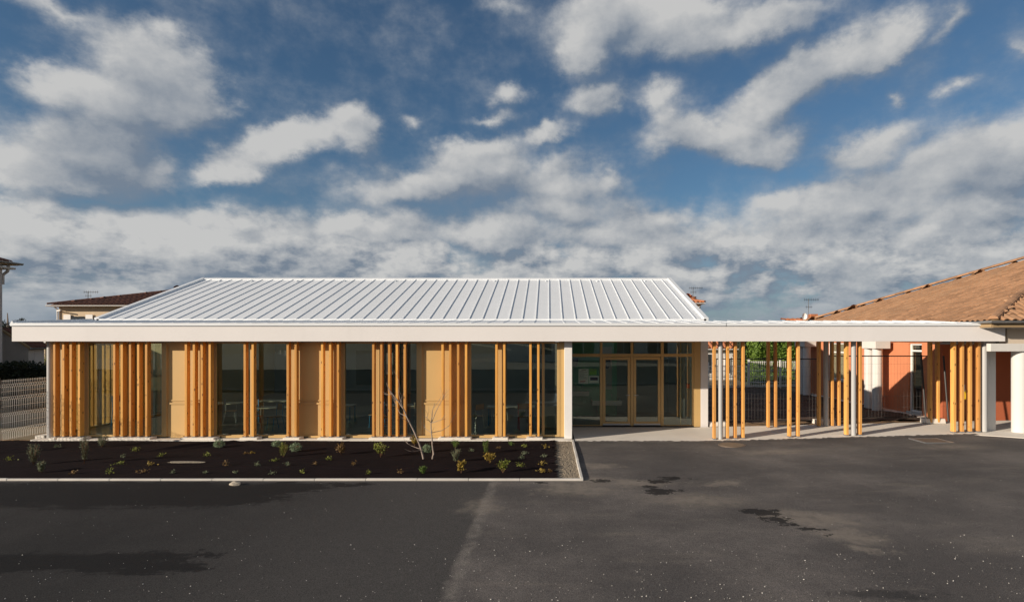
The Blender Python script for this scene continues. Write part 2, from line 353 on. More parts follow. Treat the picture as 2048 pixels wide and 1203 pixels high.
# ------------------------------------------------------------------ mesh helpers
WL = {}                                               # world location of every empty / object made
def wloc(o): return WL.get(o.name, Vector((0, 0, 0))) if o else Vector((0, 0, 0))
class MB:
    def __init__(s): s.v = []; s.f = []
    def add(s, vs, fs):
        b = len(s.v); s.v += [tuple(p) for p in vs]; s.f += [tuple(i + b for i in f) for f in fs]; return s
    def box(s, x0, x1, y0, y1, z0, z1):
        if x0 > x1: x0, x1 = x1, x0
        if y0 > y1: y0, y1 = y1, y0
        if z0 > z1: z0, z1 = z1, z0
        return s.add([(x0,y0,z0),(x1,y0,z0),(x1,y1,z0),(x0,y1,z0),(x0,y0,z1),(x1,y0,z1),(x1,y1,z1),(x0,y1,z1)],
                     [(0,3,2,1),(4,5,6,7),(0,1,5,4),(1,2,6,5),(2,3,7,6),(3,0,4,7)])
    def prism(s, poly, axis, a0, a1):
        """extrude a polygon (list of 2d points) along an axis: 'x' -> points are (y,z), 'y' -> (x,z), 'z' -> (x,y)"""
        def P(p, a): return {'x': (a, p[0], p[1]), 'y': (p[0], a, p[1]), 'z': (p[0], p[1], a)}[axis]
        n = len(poly)
        return s.add([P(p, a0) for p in poly] + [P(p, a1) for p in poly],
                     [tuple(range(n))[::-1], tuple(range(n, 2 * n))] + [(i, (i + 1) % n, n + (i + 1) % n, n + i) for i in range(n)])
    def cyl(s, x, y, z0, z1, r, n=24, r1=None):
        r1 = r if r1 is None else r1
        c = [(math.cos(2 * math.pi * i / n), math.sin(2 * math.pi * i / n)) for i in range(n)]
        return s.add([(x + r * a, y + r * b, z0) for a, b in c] + [(x + r1 * a, y + r1 * b, z1) for a, b in c],
                     [tuple(range(n))[::-1], tuple(range(n, 2 * n))] + [(i, (i + 1) % n, n + (i + 1) % n, n + i) for i in range(n)])
    def tube(s, pts, r, n=5, caps=True):
        pts = [Vector(p) for p in pts]; rs = r if isinstance(r, (list, tuple)) else [r] * len(pts)
        b = len(s.v); up = Vector((.31, .17, .94))
        for i, p in enumerate(pts):
            d = (pts[min(i + 1, len(pts) - 1)] - pts[max(i - 1, 0)]).normalized()
            a = d.cross(up if abs(d.dot(up)) < .95 else Vector((1, 0, 0))).normalized(); c = d.cross(a)
            for k in range(n):
                th = 2 * math.pi * k / n
                s.v.append(tuple(p + (a * math.cos(th) + c * math.sin(th)) * rs[i]))
        for i in range(len(pts) - 1):
            for k in range(n):
                s.f.append((b + i * n + k, b + i * n + (k + 1) % n, b + (i + 1) * n + (k + 1) % n, b + (i + 1) * n + k))
        if caps:
            s.f.append(tuple(b + k for k in range(n))[::-1]); s.f.append(tuple(b + (len(pts) - 1) * n + k for k in range(n)))
        return s
    def build(s, name, m, parent=None, bevel=0, smooth=False, label=None, cat=None, group=None, kind=None):
        a = np.array(s.v, dtype=float); lo, hi = a.min(0), a.max(0)
        o0 = Vector(((lo[0] + hi[0]) / 2, (lo[1] + hi[1]) / 2, lo[2]))
        a = a - np.array(o0)
        me = bpy.data.meshes.new(name); me.from_pydata(a.tolist(), [], s.f); me.materials.append(m)
        if smooth: me.polygons.foreach_set('use_smooth', [True] * len(me.polygons))
        me.update()
        o = bpy.data.objects.new(name, me); COL.objects.link(o)
        WL[o.name] = o0
        if parent: o.parent = parent; o.location = o0 - wloc(parent)
        else: o.location = o0
        if bevel:
            md = o.modifiers.new('edge', 'BEVEL'); md.width = bevel; md.segments = 2; md.limit_method = 'ANGLE'
        if smooth:
            md = o.modifiers.new('edge_split', 'EDGE_SPLIT'); md.split_angle = R(40)
        tag(o, label, cat, group, kind)
        return o
def tag(o, label=None, cat=None, group=None, kind=None):
    if label: o['label'] = label
    if cat: o['category'] = cat
    if group: o['group'] = group
    if kind: o['kind'] = kind
    return o
def thing(name, loc, label=None, cat=None, group=None, kind=None):
    o = bpy.data.objects.new(name, None); COL.objects.link(o); o.location = loc; o.empty_display_size = .2
    WL[o.name] = Vector(loc); return tag(o, label, cat, group, kind)
def inst(src, loc, parent=None, rot=None, name=None, scale=None):
    """another individual object sharing the mesh of src, at a world location"""
    o = src.copy(); COL.objects.link(o)
    o.parent = parent; o.location = Vector(loc) - wloc(parent); WL[o.name] = Vector(loc)
    if rot is not None: o.rotation_euler = rot
    if scale is not None: o.scale = scale
    return o
def part(name, m, parent, boxes, **kw):
    b = MB()
    for x in boxes: b.box(*x)
    return b.build(name, m, parent, **kw)
def gzb(x): return .4 * gz(x)                         # the garden behind lies lower
def gz(x): return .028 * min(max(0, x - 4.4), 11)     # the yard rises a little towards the right

# ------------------------------------------------------------------ ground
def sheet(name, m, xs, ys, zf, **kw):
    b = MB(); nx, ny = len(xs), len(ys)
    b.v = [(x, y, zf(x, y)) for y in ys for x in xs]
    b.f = [(j * nx + i, j * nx + i + 1, (j + 1) * nx + i + 1, (j + 1) * nx + i) for j in range(ny - 1) for i in range(nx - 1)]
    return b.build(name, m, **kw)
fr = lambda a, b, n: [a + (b - a) * i / n for i in range(n + 1)]
far = [-900, -400, -150, -60, -35]
sheet('ground', M['ground'], far + [-25, -15, -5, 4.4, 10, 15.4] + [40, 60, 150, 400, 900], [-900, -200, -60, -20, 0, 15, 17.85, 18.7, 30, 60, 150, 400, 900],
      lambda x, y: (gz(x) if y < 17 else gzb(x)) - .04, kind='structure', label='rough tan ground running out beyond the buildings')
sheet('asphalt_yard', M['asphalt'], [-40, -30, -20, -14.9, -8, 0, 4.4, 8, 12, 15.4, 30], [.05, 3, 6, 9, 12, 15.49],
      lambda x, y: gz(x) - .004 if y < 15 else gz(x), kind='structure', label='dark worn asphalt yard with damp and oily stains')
# concrete apron and walkway under the canopy
def apron():
    b = MB()
    xs = [.70, 2, 3.2, 4.4, 6, 7.5, 9, 10.5, 11.2, 11.8, 12.6, 14, 16]
    def yf(x): return 15.46 + .02 * math.sin(3 * x) + (0 if x < 11.4 else -(x - 11.4) * .9)
    n = len(xs)
    for x in xs: b.v += [(x, max(yf(x), 12.9), gz(x) + .012), (x, 17.93 if x < 4.4 else 17.85, gz(x) * .8 + .026)]
    for i in range(n - 1): b.f.append((2 * i, 2 * i + 2, 2 * i + 3, 2 * i + 1))
    for x in xs: b.v += [(x, max(yf(x), 12.9), gz(x) - .05)]
    for i in range(n - 1): b.f.append((2 * n + i, 2 * n + i + 1, 2 * i + 2, 2 * i))
    return b.build('walkway_pavement', M['concrete'], kind='structure', label='pale concrete apron and path under the canopy')
apron()
# ragged asphalt edge against the concrete
b = MB(); random.seed(3)
xs = fr(.72, 11.5, 150)
for x in xs: b.v += [(x, 15.30, gz(x) + .006), (x, 15.50 + random.uniform(-.05, .07), gz(x) + .020)]
for i in range(len(xs) - 1): b.f.append((2 * i, 2 * i + 2, 2 * i + 3, 2 * i + 1))
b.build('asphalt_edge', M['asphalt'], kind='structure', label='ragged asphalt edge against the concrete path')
# back garden soil and straw strip
sheet('garden_soil', M['soil'], fr(4.9, 12.6, 40), fr(18.75, 32, 50), lambda x, y: gzb(x) + .03 + .05 * math.sin(x * 2.1 + y) * math.sin(y * 1.3) + random.uniform(-.02, .03),
      kind='structure', label='bare brown soil garden behind the canopy')
sheet('straw_strip', M['straw'], fr(4.9, 12.6, 40), fr(17.855, 18.75, 10), lambda x, y: gz(x) * .8 + (gzb(x) - gz(x) * .8) * (y - 17.8) / .95 + .01 + random.uniform(-.015, .035), kind='structure', label='strip of straw coloured earth along the concrete path')
# membrane-covered planting bed with folds
def memz(x, y):
    z = .018 + .012 * math.sin(1.3 * x + 2 * math.sin(y * 1.1)) * math.sin(2.3 * y + x * .3)
    z += .035 * math.exp(-((y - 14.35 - .12 * math.sin(x * .8)) / .10) ** 2) * (.5 + .5 * math.sin(x * .9 + 1))
    z += .03 * math.exp(-((y - 13.1 - .1 * math.sin(x * .55 + 2)) / .08) ** 2) * (.5 + .5 * math.sin(x * .7))
    z += .022 * math.exp(-((y - 12.2 - .08 * math.sin(x * .9 + 1)) / .06) ** 2)
    d = (x + 9.7) - (y - 14.2) * .9
    z += .07 * math.exp(-(d / .13) ** 2) * math.exp(-((y - 14.8) / .7) ** 2) + .05 * math.exp(-((d - .45) / .1) ** 2) * math.exp(-((y - 14.9) / .5) ** 2)
    return z
random.seed(5)
mx = fr(-16.5, -.02, 330); my = fr(11.30, 15.58, 110)
nx, ny = len(mx) + 1, len(my)
edge = [.19 + random.choice([-.16, -.08, 0, 0, .03]) * random.random() - .05 * (j % 3 == 0) for j in range(ny)]
b = MB()
for j, y in enumerate(my):
    for x in mx: b.v.append((x, y, memz(x, y) + random.uniform(-.003, .003)))
    b.v.append((edge[j], y, .03 + random.uniform(0, .02)))
b.f = [(j * nx + i, j * nx + i + 1, (j + 1) * nx + i + 1, (j + 1) * nx + i) for j in range(ny - 1) for i in range(nx - 1)]
b.build('planting_bed_ground', M['membrane'], kind='structure', smooth=True, label='dark weed membrane stretched in folds over the planting bed')
sheet('gravel_strip', M['gravel'], fr(.10, .611, 20), fr(11.262, 15.58, 120), lambda x, y: .008 + random.uniform(-.008, .008), kind='stuff', label='pale gravel strip along the right end of the planting bed')
# kerbs
kt = thing('kerb', (-5, 11.24, 0), 'pale concrete kerb of separate stones round the dark planting bed', None, None, 'structure')
kx = -.56 - .0
src = None
for i in range(18):
    x1 = .672 - i * 1.0 - (0.0 if i == 0 else .24); x0 = x1 - (1.24 if i == 0 else 1.0) + .003
    if i == 0: part('kerb_stone', M['kerb'], kt, [(x0, x1, 11.20, 11.26, -.05, .036)], bevel=.01)
    elif src is None: src = part('kerb_stone', M['kerb'], kt, [(x0, x1, 11.20, 11.26, -.05, .035)], bevel=.01)
    else: inst(src, ((x0 + x1) / 2, 11.23 + random.uniform(-.002, .002), -.05 + random.uniform(-.004, .003)), kt)
src = None
for i in range(5):
    y0 = 11.262 + i * .873
    if src is None: src = part('kerb_stone', M['kerb'], kt, [(.612, .672, y0, y0 + .865, -.05, .045)], bevel=.01)
    else: inst(src, (.642 + random.uniform(-.003, .003), y0 + .4325, -.05 + random.uniform(-.003, .003)), kt)
# terrace and retaining wall behind the camera (the panes mirror them)
part('terrace_ground', mat('terrace_paving', (.20, .19, .17), .9, .2, 1), None, [(-40, 40, -40, -.30, .2, 1.08)], kind='structure', label='raised paved terrace behind the yard')
part('retaining_wall', mat('dark_retaining_wall', (.30, .31, .29), .9, .3, 2), None, [(-40, 40, -.298, .04, -.1, 1.12)], label='low dark retaining wall along the front of the yard', cat='wall')
part('gutter_kerb', M['kerb'], None, [(-40, 40, .045, .35, -.05, .07)], kind='structure', label='pale kerb at the foot of the low retaining wall')
hs = thing('pale_house', (6, -16, 1.08), 'pale house with white framed windows facing the pavilion from its terrace', 'house')
part('wall', M['render_white'], hs, [(-4, 18, -20, -12, 1.085, 5.2)])
for wx in (-1.5, 2.0, 5.4, 8.2, 10.9, 14.2):
    wn = part('window', M['white'], hs, [(wx - .08, wx + 1.78, -11.995, -11.93, 1.55, 1.63), (wx - .08, wx, -11.995, -11.94, 1.63, 3.1), (wx + 1.7, wx + 1.78, -11.995, -11.94, 1.63, 3.1), (wx, wx + 1.7, -11.995, -11.94, 3.02, 3.1), (wx + .82, wx + .88, -11.995, -11.95, 1.63, 3.02)])
    part('window_pane', M['glass_dark'], wn, [(wx, wx + 1.7, -11.995, -11.97, 1.63, 3.02)])
MB().prism([(-20.4, 5.2), (-16, 7.0), (-11.6, 5.2), (-11.6, 5.1), (-20.4, 5.1)], 'x', -4.4, 18.4).build('roof', M['tile_red'], hs)

# ------------------------------------------------------------------ the school pavilion
YF, YP, YFIN, YG, YD, YB, YR = 15.5, 15.78, 15.64, 15.875, 17.94, 18.2, 23.8
ZS = 2.70
XL, XR = -14.48, 12.30                                # whole roof edge
XB0, XB1 = -14.30, 4.97                               # the raised roof
bld = thing('school_pavilion', (-5, 19, 0), 'long low pavilion with white seamed metal roof, orange timber fins and wide glazing', 'building')
SP = .422
# fascia in panels with hairline joints
def fascia(parent, x0, x1, n):
    n = 1; w = (x1 - x0) / n
    for i in range(n):
        part('fascia_panel', M['fascia'], parent, [(x0 + i * w + (.0012 if i else 0), x0 + (i + 1) * w - .0012, YF, YF + .06, ZS, 3.106)], bevel=.003)
    part('fascia_backing', M['soffit'], parent, [(x0 + .01, x1 - .01, YF + .065, YF + .09, ZS + .02, 3.10)])
    part('drip_edge', M['metal_white'], parent, [(x0 - .02, x1 + .0, YF - .035, YF - .012, 3.118, 3.195), (x0 - .02, x1, YF - .012, YF + .09, 3.108, 3.18)], bevel=.003)
    part('shadow_gap', M['black'], parent, [(x0, x1, YF + .012, YF + .06, 3.1065, 3.1078)])
XJ = 4.78
fascia(bld, XL, XJ, 6)
part('soffit', M['soffit'], bld, [(XL + .02, XJ, YF + .092, 18.15, ZS + .004, ZS + .05)])
part('side_fascia', M['fascia'], bld, [(XL, XL + .06, YF + .061, 29, ZS, 3.106)])
# low roof: one panel and one seam per bay
def slope_panel(x0, x1, y0, z0, y1, z1, th=.02):
    return MB().add([(x0,y0,z0),(x1,y0,z0),(x1,y1,z1),(x0,y1,z1),(x0,y0,z0-th),(x1,y0,z0-th),(x1,y1,z1-th),(x0,y1,z1-th)],
                    [(0,1,2,3),(7,6,5,4),(0,4,5,1),(1,5,6,2),(2,6,7,3),(3,7,4,0)])
def seam(x, y0, z0, y1, z1, w=.012, h=.03): return slope_panel(x - w, x + w, y0, z0 + h, y1, z1 + h, h + .005)
def roof_run(parent, x0, x1, y0, z0, y1, z1, h=.024):
    ks = range(math.ceil(x0 / SP - 1e-6), math.floor(x1 / SP + 1e-6) + 1)
    xs = [x0] + [k * SP for k in ks if x0 + .05 < k * SP < x1 - .05] + [x1]
    proto = sproto = None
    for a, c in zip(xs, xs[1:]):
        full = abs((c - a) - SP) < .001
        if full and proto: inst(proto, ((a + c) / 2, WL[proto.name].y, WL[proto.name].z), parent)
        else:
            o = slope_panel(a + .001, c - .001, y0, z0, y1, z1).build('roof_panel', M['metal_white'], parent)
            if full: proto = o
    for x in xs[1:-1]:
        if sproto: inst(sproto, (x, WL[sproto.name].y, WL[sproto.name].z), parent)
        else: sproto = seam(x, y0, z0, y1, z1, h=h).build('standing_seam', M['metal_white'], parent)
Z0, Z1, Z2 = 3.19, 3.36, 5.245
roof_run(bld, XL, XJ, YF - .03, Z0, YB, Z1, h=.013)
roof_run(bld, XB0, XB1, YB, Z1 + .03, YR, Z2)
part('roof_step_flashing', M['metal_white'], bld, [(XB0, XB1, YB - .03, YB + .0, Z1 - .02, Z1 + .045)])
# back slope, ridge cap, verges, gables
def zbk(y): return Z2 + (Z1 - Z2) * (y - YR) / (29.4 - YR)
for y0, y1 in ((YR + .01, 24.3), (28.3, 29.4)): slope_panel(XB0, XB1, y0, zbk(y0), y1, zbk(y1)).build('back_roof', M['metal_white'], bld)
NX = 9; wx = (XB1 - XB0) / NX
for i in range(NX):
    a_ = XB0 + i * wx
    slope_panel(a_, a_ + .35, 24.302, zbk(24.302), 28.298, zbk(28.298)).build('back_roof', M['metal_white'], bld)
    slope_panel(a_ + .352, a_ + wx - .002, 24.302, zbk(24.302) - .03, 28.298, zbk(28.298) - .03, .01).build('added_rooflight_pane', M['glass_hall'], bld)  # unseen rooflights, added to let sky light into the rooms
MB().prism([(YR - .13, Z2 - .045), (YR - .13, Z2 + .012), (YR, Z2 + .065), (YR + .13, Z2 + .012), (YR + .13, Z2 - .045), (YR, Z2 + .0)], 'x', XB0 - .03, XB1 + .03).build('ridge_cap', M['metal_white'], bld)
for xv in (XB0, XB1):
    s_ = -1 if xv < 0 else 1
    slope_panel(xv - .07, xv + .07, YB - .03, Z1 + .085, YR, Z2 + .07, .12).build('verge_trim', M['metal_white'], bld)
    slope_panel(xv - .07, xv + .07, YR, Z2 + .07, 29.4, Z1 + .07, .12).build('verge_trim', M['metal_white'], bld)
    xi = xv - s_ * .25
    MB().prism([(YB + .1, 2.8), (29.2, 2.8), (29.2, Z1 - .02), (YR, Z2 - .06), (YB + .1, Z1 - .0)], 'x', xi - .05, xi + .05).build('gable_wall', M['render_white'], bld)
slope_panel(XL, XL + .05, YF - .03, Z0 + .05, YB, Z1 + .05, .10).build('verge_trim', M['metal_white'], bld)
hk = None
for px in (440, 505, 595, 690, 792, 892, 989, 1092, 1194, 1289):
    x = X(px, YR - .3)
    if hk is None: hk = part('roof_hook', M['metal_white'], bld, [(x - .022, x + .022, YR - .36, YR - .27, Z2 - .12, Z2 - .065), (x - .008, x + .008, YR - .42, YR - .22, Z2 - .14, Z2 - .09)])
    else: inst(hk, (x, WL[hk.name].y, WL[hk.name].z), bld)
# walls that are not seen, floor slab, ceiling
part('floor_slab', M['concrete'], bld, [(-14.0, .62, YG - .36, YG - .09, -.05, .045)])
part('interior_floor', M['floor_in'], bld, [(-13.75, .62, YG + .0, 28.9, -.05, .062), (.621, 4.7, YD + .04, 28.9, -.05, .062)])
YBK = 28.9
def zb(py): return Z(py, YBK)
slots = [(771, 786, 705, 748), (536, 541, 700, 704), (546, 551, 700, 706), (556, 562, 700, 708), (566, 572, 700, 711), (640, 646, 716, 730)]
xsl = sorted([(X(a, YBK), X(c, YBK), zb(d), zb(e)) for a, c, e, d in slots])
boxes = []; cur = -13.9
for (a, c, z0, z1) in xsl:
    boxes.append((cur, a, YBK, YBK + .2, -.05, 2.7)); boxes.append((a, c, YBK, YBK + .2, -.05, z0)); boxes.append((a, c, YBK, YBK + .2, z1, 2.7)); cur = c
boxes.append((cur, .3, YBK, YBK + .2, -.05, 2.7))
part('back_wall', M['wall_in'], bld, boxes)
part('partition_wall', M['wall_in'], bld, [(.50, .62, YG + .35, YBK, .063, 2.71)])
part('hall_wall', M['hall_wall'], bld, [(4.45, 4.57, YD + .06, 21.4, .063, 2.71)])
part('hall_back_wall', M['wall_in'], bld, [(2.42, 4.44, 21.41, 21.5, .063, 2.71)])
part('green_wall', M['green_tile'], bld, [(.63, 2.41, 20.4, 20.5, .063, 2.71)])
part('right_wall', M['render_white'], bld, [(4.60, 4.76, YD + .32, 29, -.05, 2.70)])
# glazed front: frames, panes, opaque panels
ZB0, ZT = .066, 2.69
def px_g(p): return X(p, YG)
def window(p0, p1, fl=5, fr_=5, y=YG, z0=ZB0, z1=ZT, g='glass', depth=.09, foot=.055):
    x0, x1 = X(p0, y), X(p1, y); wl, wr = fl * y / F, fr_ * y / F
    o = part('window_frame', M['gold'], bld, [(x0, x0 + wl, y, y + depth, z0, z1), (x1 - wr, x1, y, y + depth, z0, z1),
             (x0 + wl, x1 - wr, y + .004, y + depth - .004, z0, z0 + foot), (x0 + wl, x1 - wr, y + .004, y + depth - .004, z1 - .05, z1)], bevel=.004)
    pn = part('glass_pane', M[g], o, [(x0 + wl - .004, x1 - wr + .004, y + .035, y + .037, z0 + foot - .004, z1 - .046)])
    return o
def panel(p0, p1, y=YG):
    x0, x1 = px_g(p0), px_g(p1); w = .085
    o = part('wall_panel', M['gold'], bld, [(x0, x0 + w, y - .002, y + .10, ZB0, ZT), (x1 - w, x1, y - .002, y + .10, ZB0, ZT), (x0 + w, x1 - w, y + .002, y + .10, ZT - .08, ZT)], bevel=.004)
    part('infill_sheet', M['gold_panel'], o, [(x0 + w, x1 - w, y + .045, y + .075, 1.012, ZT - .08)], bevel=.003)
    part('infill_sheet', M['gold_panel'], o, [(x0 + w, x1 - w, y + .03, y + .075, ZB0, .955)], bevel=.003)
    part('sill_rail', M['gold'], o, [(x0 + w, x1 - w, y + .012, y + .07, .957, 1.010)], bevel=.004)
    part('infill_bead', M['gold'], o, [(x0 + w, x1 - w, y + .03, y + .044, 1.05, 1.085), (x0 + w, x0 + w + .03, y + .03, y + .044, 1.085, ZT - .115), (x1 - w - .03, x1 - w, y + .03, y + .044, 1.085, ZT - .115), (x0 + w, x1 - w, y + .03, y + .044, ZT - .115, ZT - .081)])
    return o
window(107, 124, 4, 3); window(124, 172, 3, 4); window(172, 250, 4, 4); window(250, 327, 4, 4)
panel(327, 428); window(428, 505, 4, 5); window(505, 583, 5, 4); panel(583, 684)
window(684, 755, 5, 4); window(755, 838, 4, 5); panel(838, 939); window(939, 1000.5, 3, 5); window(1000.5, 1087, 5, 3); window(1087, 1120, 2, 6)
part('corner_panel', M['gold'], bld, [(px_g(1120.5), px_g(1129), YG - .01, YG + .12, ZB0, ZT)])
part('white_pier', M['white'], bld, [(X(1128.8, YP), X(1144.2, YP), YP, YG + .30, .02, ZS)], bevel=.006)
for i, (a, c) in enumerate([(326, 369), (428, 487), (520, 573), (600, 642), (684, 744), (815, 882), (940, 990), (1012, 1058)]):
    part('base_trim', M['gold'], bld, [(px_g(a) + .25, px_g(c), YG - .06, YG - .004, .05, .105)])
# left glazed side wall
def side_window(y0, y1, x=-13.80):
    o = part('window_frame', M['gold'], bld, [(x - .08, x, y0, y0 + .05, ZB0, ZT), (x - .08, x, y1 - .05, y1, ZB0, ZT), (x - .076, x - .004, y0 + .05, y1 - .05, ZB0, ZB0 + .06), (x - .076, x - .004, y0 + .05, y1 - .05, ZT - .05, ZT)])
    part('glass_pane', M['glass'], o, [(x - .042, x - .04, y0 + .046, y1 - .046, ZB0 + .055, ZT - .046)])
for y0, y1 in ((16.2, 17.7), (17.7, 19.2), (19.2, 20.7)): side_window(y0, y1)
part('side_wall', M['gold_panel'], bld, [(-13.88, -13.80, 20.702, 29.0, -.05, 2.70)])
# recessed entrance
def hall_frame():
    y = YD; x = lambda p: X(p, y); z = lambda q: Z(q, y)
    zb_, zt_ = .065, ZS
    fr_b = [(x(a), x(c), y, y + .10, zb_, zt_) for a, c in ((1141, 1144), (1200, 1205), (1261.5, 1266.5), (1322, 1327.5), (1384, 1388))]
    segs = [(1144, 1200), (1205, 1261.5), (1266.5, 1322), (1327.5, 1384)]
    for a, c in segs:
        fr_b += [(x(a), x(c), y + .005, y + .095, z(713), z(707)), (x(a), x(c), y + .005, y + .095, zt_ - .04, zt_)]
    for a, c in (segs[0], segs[3]): fr_b.append((x(a), x(c), y + .005, y + .095, zb_, z(849.5)))
    o = part('entrance_frame', M['gold'], bld, fr_b, bevel=.004)
    for a, c in segs: part('glass_pane', M['glass_hall'], o, [(x(a) - .003, x(c) + .003, y + .05, y + .052, z(707) - .003, zt_ - .037)])
    for a, c in (segs[0], segs[3]): part('glass_pane', M['glass_hall'], o, [(x(a) - .003, x(c) + .003, y + .05, y + .052, z(849.5) - .003, z(713) + .003)])
    for i, (a, c) in enumerate(((1205, 1261.5), (1266.5, 1322))):
        xa, xc = x(a) + .008, x(c) - .008; zt, z0 = z(713) - .01, .085; w = .085
        d = part('entrance_door', M['gold'], bld, [(xa, xa + w, y + .012, y + .075, z0, zt), (xc - w, xc, y + .012, y + .075, z0, zt), (xa + w, xc - w, y + .014, y + .073, zt - .085, zt), (xa + w, xc - w, y + .014, y + .073, z0, z0 + .11)], bevel=.005)
        part('glass_pane', M['glass_hall'], d, [(xa + w - .004, xc - w + .004, y + .04, y + .042, z0 + .106, zt - .081)])
        part('kick_strip', M['chrome'], d, [(xa + .01, xc - .01, y + .004, y + .011, z0, z0 + .05)])
        hx = xc - .04 if i == 0 else xa + .045
        MB().tube([(hx, y + .01, 1.02), (hx, y - .05, 1.02), (hx + (-.11 if i == 0 else .11), y - .05, 1.02)], .011, 6).build('door_handle', M['chrome'], d)
    part('threshold', M['black'], bld, [(x(1204), x(1324), y - .03, y + .10, .035, .064)])
    part('brown_jamb', M['gold'], bld, [(x(1388.2), x(1401), y - .012, y + .14, .03, ZS)], bevel=.004)
    part('right_pier', M['fascia'], bld, [(x(1401.2), x(1416), y - .02, y + .30, .0, ZS)], bevel=.006)
hall_frame()
# timber fins and their concrete footings
ZFIN = .095
fin_px = [106, 124, 139, 155.5, 226, 241, 257.6, 274, 290, 369.3, 385.3, 401, 417, 487, 503, 573, 588.7, 642, 658, 673.6, 744.2, 760.2, 776, 791.4, 807, 882.8, 898.2, 914, 929.8, 990.6, 1006.2, 1058.6, 1074.4]
fw, fd = .062, .150
fin = part('timber_fin', M['timber'], bld, [(0, fw, YFIN, YFIN + fd, ZFIN, ZS)], bevel=.004)
x0 = X(fin_px[0], YFIN); fin.location.x = x0 + fw / 2 - wloc(bld).x; WL[fin.name] = Vector((x0 + fw / 2, YFIN + fd / 2, ZFIN))
for p in fin_px[1:]:
    inst(fin, (X(p, YFIN) + fw / 2, YFIN + fd / 2, ZFIN), bld)
for y in [16.35 + .23 * i for i in range(18)]:
    inst(fin, (-14.12, y, ZFIN), bld, rot=(0, 0, R(90)))
for a, c in [(105, 113), (123, 170), (225, 303), (368, 430), (486, 516), (572, 600), (641, 686), (743, 820), (881, 941), (989, 1015), (1057, 1084)]:
    part('fin_footing', M['concrete'], bld, [(X(a, YFIN) - .05, X(c, YFIN) + .02, YFIN - .09, YFIN + fd + .05, -.03, ZFIN - .002)], bevel=.012)
part('side_footing', M['concrete'], bld, [(-14.25, -13.99, YFIN + .3, 20.6, -.03, ZFIN - .004)])
# fine metal shoe under each fin
shoe = part('fin_shoe', M['zinc'], bld, [(0, fw + .012, YFIN - .004, YFIN + fd + .004, ZFIN, ZFIN + .025)])
shoe.location.x = X(fin_px[0], YFIN) + fw / 2 - wloc(bld).x
for p in fin_px[1:]: inst(shoe, (X(p, YFIN) + fw / 2, YFIN + fd / 2, ZFIN), bld)
b = MB().cyl(X(98.2, 15.8), 15.84, .0, ZS, .078, 24); b.build('round_column', M['column'], bld, smooth=True)

# ------------------------------------------------------------------ covered walkway
can = thing('covered_walkway', (8.5, 17, .1), 'long white edged canopy on timber posts and round white columns beside the pavilion', 'canopy')
fascia(can, XJ + .0006, XR, 3)
part('soffit', M['soffit'], can, [(XJ + .003, XR - .01, YF + .092, 17.60, ZS + .004, ZS + .05)])
roof_run(can, XJ + .003, XR - .01, YF - .03, Z0, 17.66, Z0 + (Z1 - Z0) * (17.66 - YF + .03) / (YB - YF + .03), h=.013)
part('back_fascia', M['fascia'], can, [(XJ + .003, XR - .01, 17.602, 17.65, ZS, 3.29)])
def posts(pxs, y, src=None):
    for p, w in pxs:
        x = X(p, y); z = gz(x) * (.8 if y > 17 else 1) + .022
        bx = [(x, x + .062, y, y + .150, z, ZS)]
        part('timber_post', M['timber_post'], can, bx, bevel=.004)
        part('post_shoe', M['zinc'], can, [(x - .006, x + .068, y - .006, y + .156, z - .012, z + .02)])
# px is the left edge of the front face (the left face shows further left)
posts([(1427.5, 0), (1454, 0), (1469.5, 0), (1485, 0), (1578.5, 0), (1595.5, 0), (1693, 0), (1719.5, 0), (1908, 0), (1924, 0), (1940, 0), (1956.5, 0)], 15.72)
posts([(1536, 0), (1550.5, 0), (1638, 0), (1664, 0), (1677.5, 0), (1861, 0), (1876, 0)], 17.45)
for p, y, r in ((1441, 15.78, .062), (1707, 15.78, .066), (1968.5, 15.78, .070), (1652, 17.53, .073)):
    x = X(p, y); MB().cyl(x, y, gz(x) + .015, ZS, r, 24).build('round_column', M['column'], can, smooth=True)

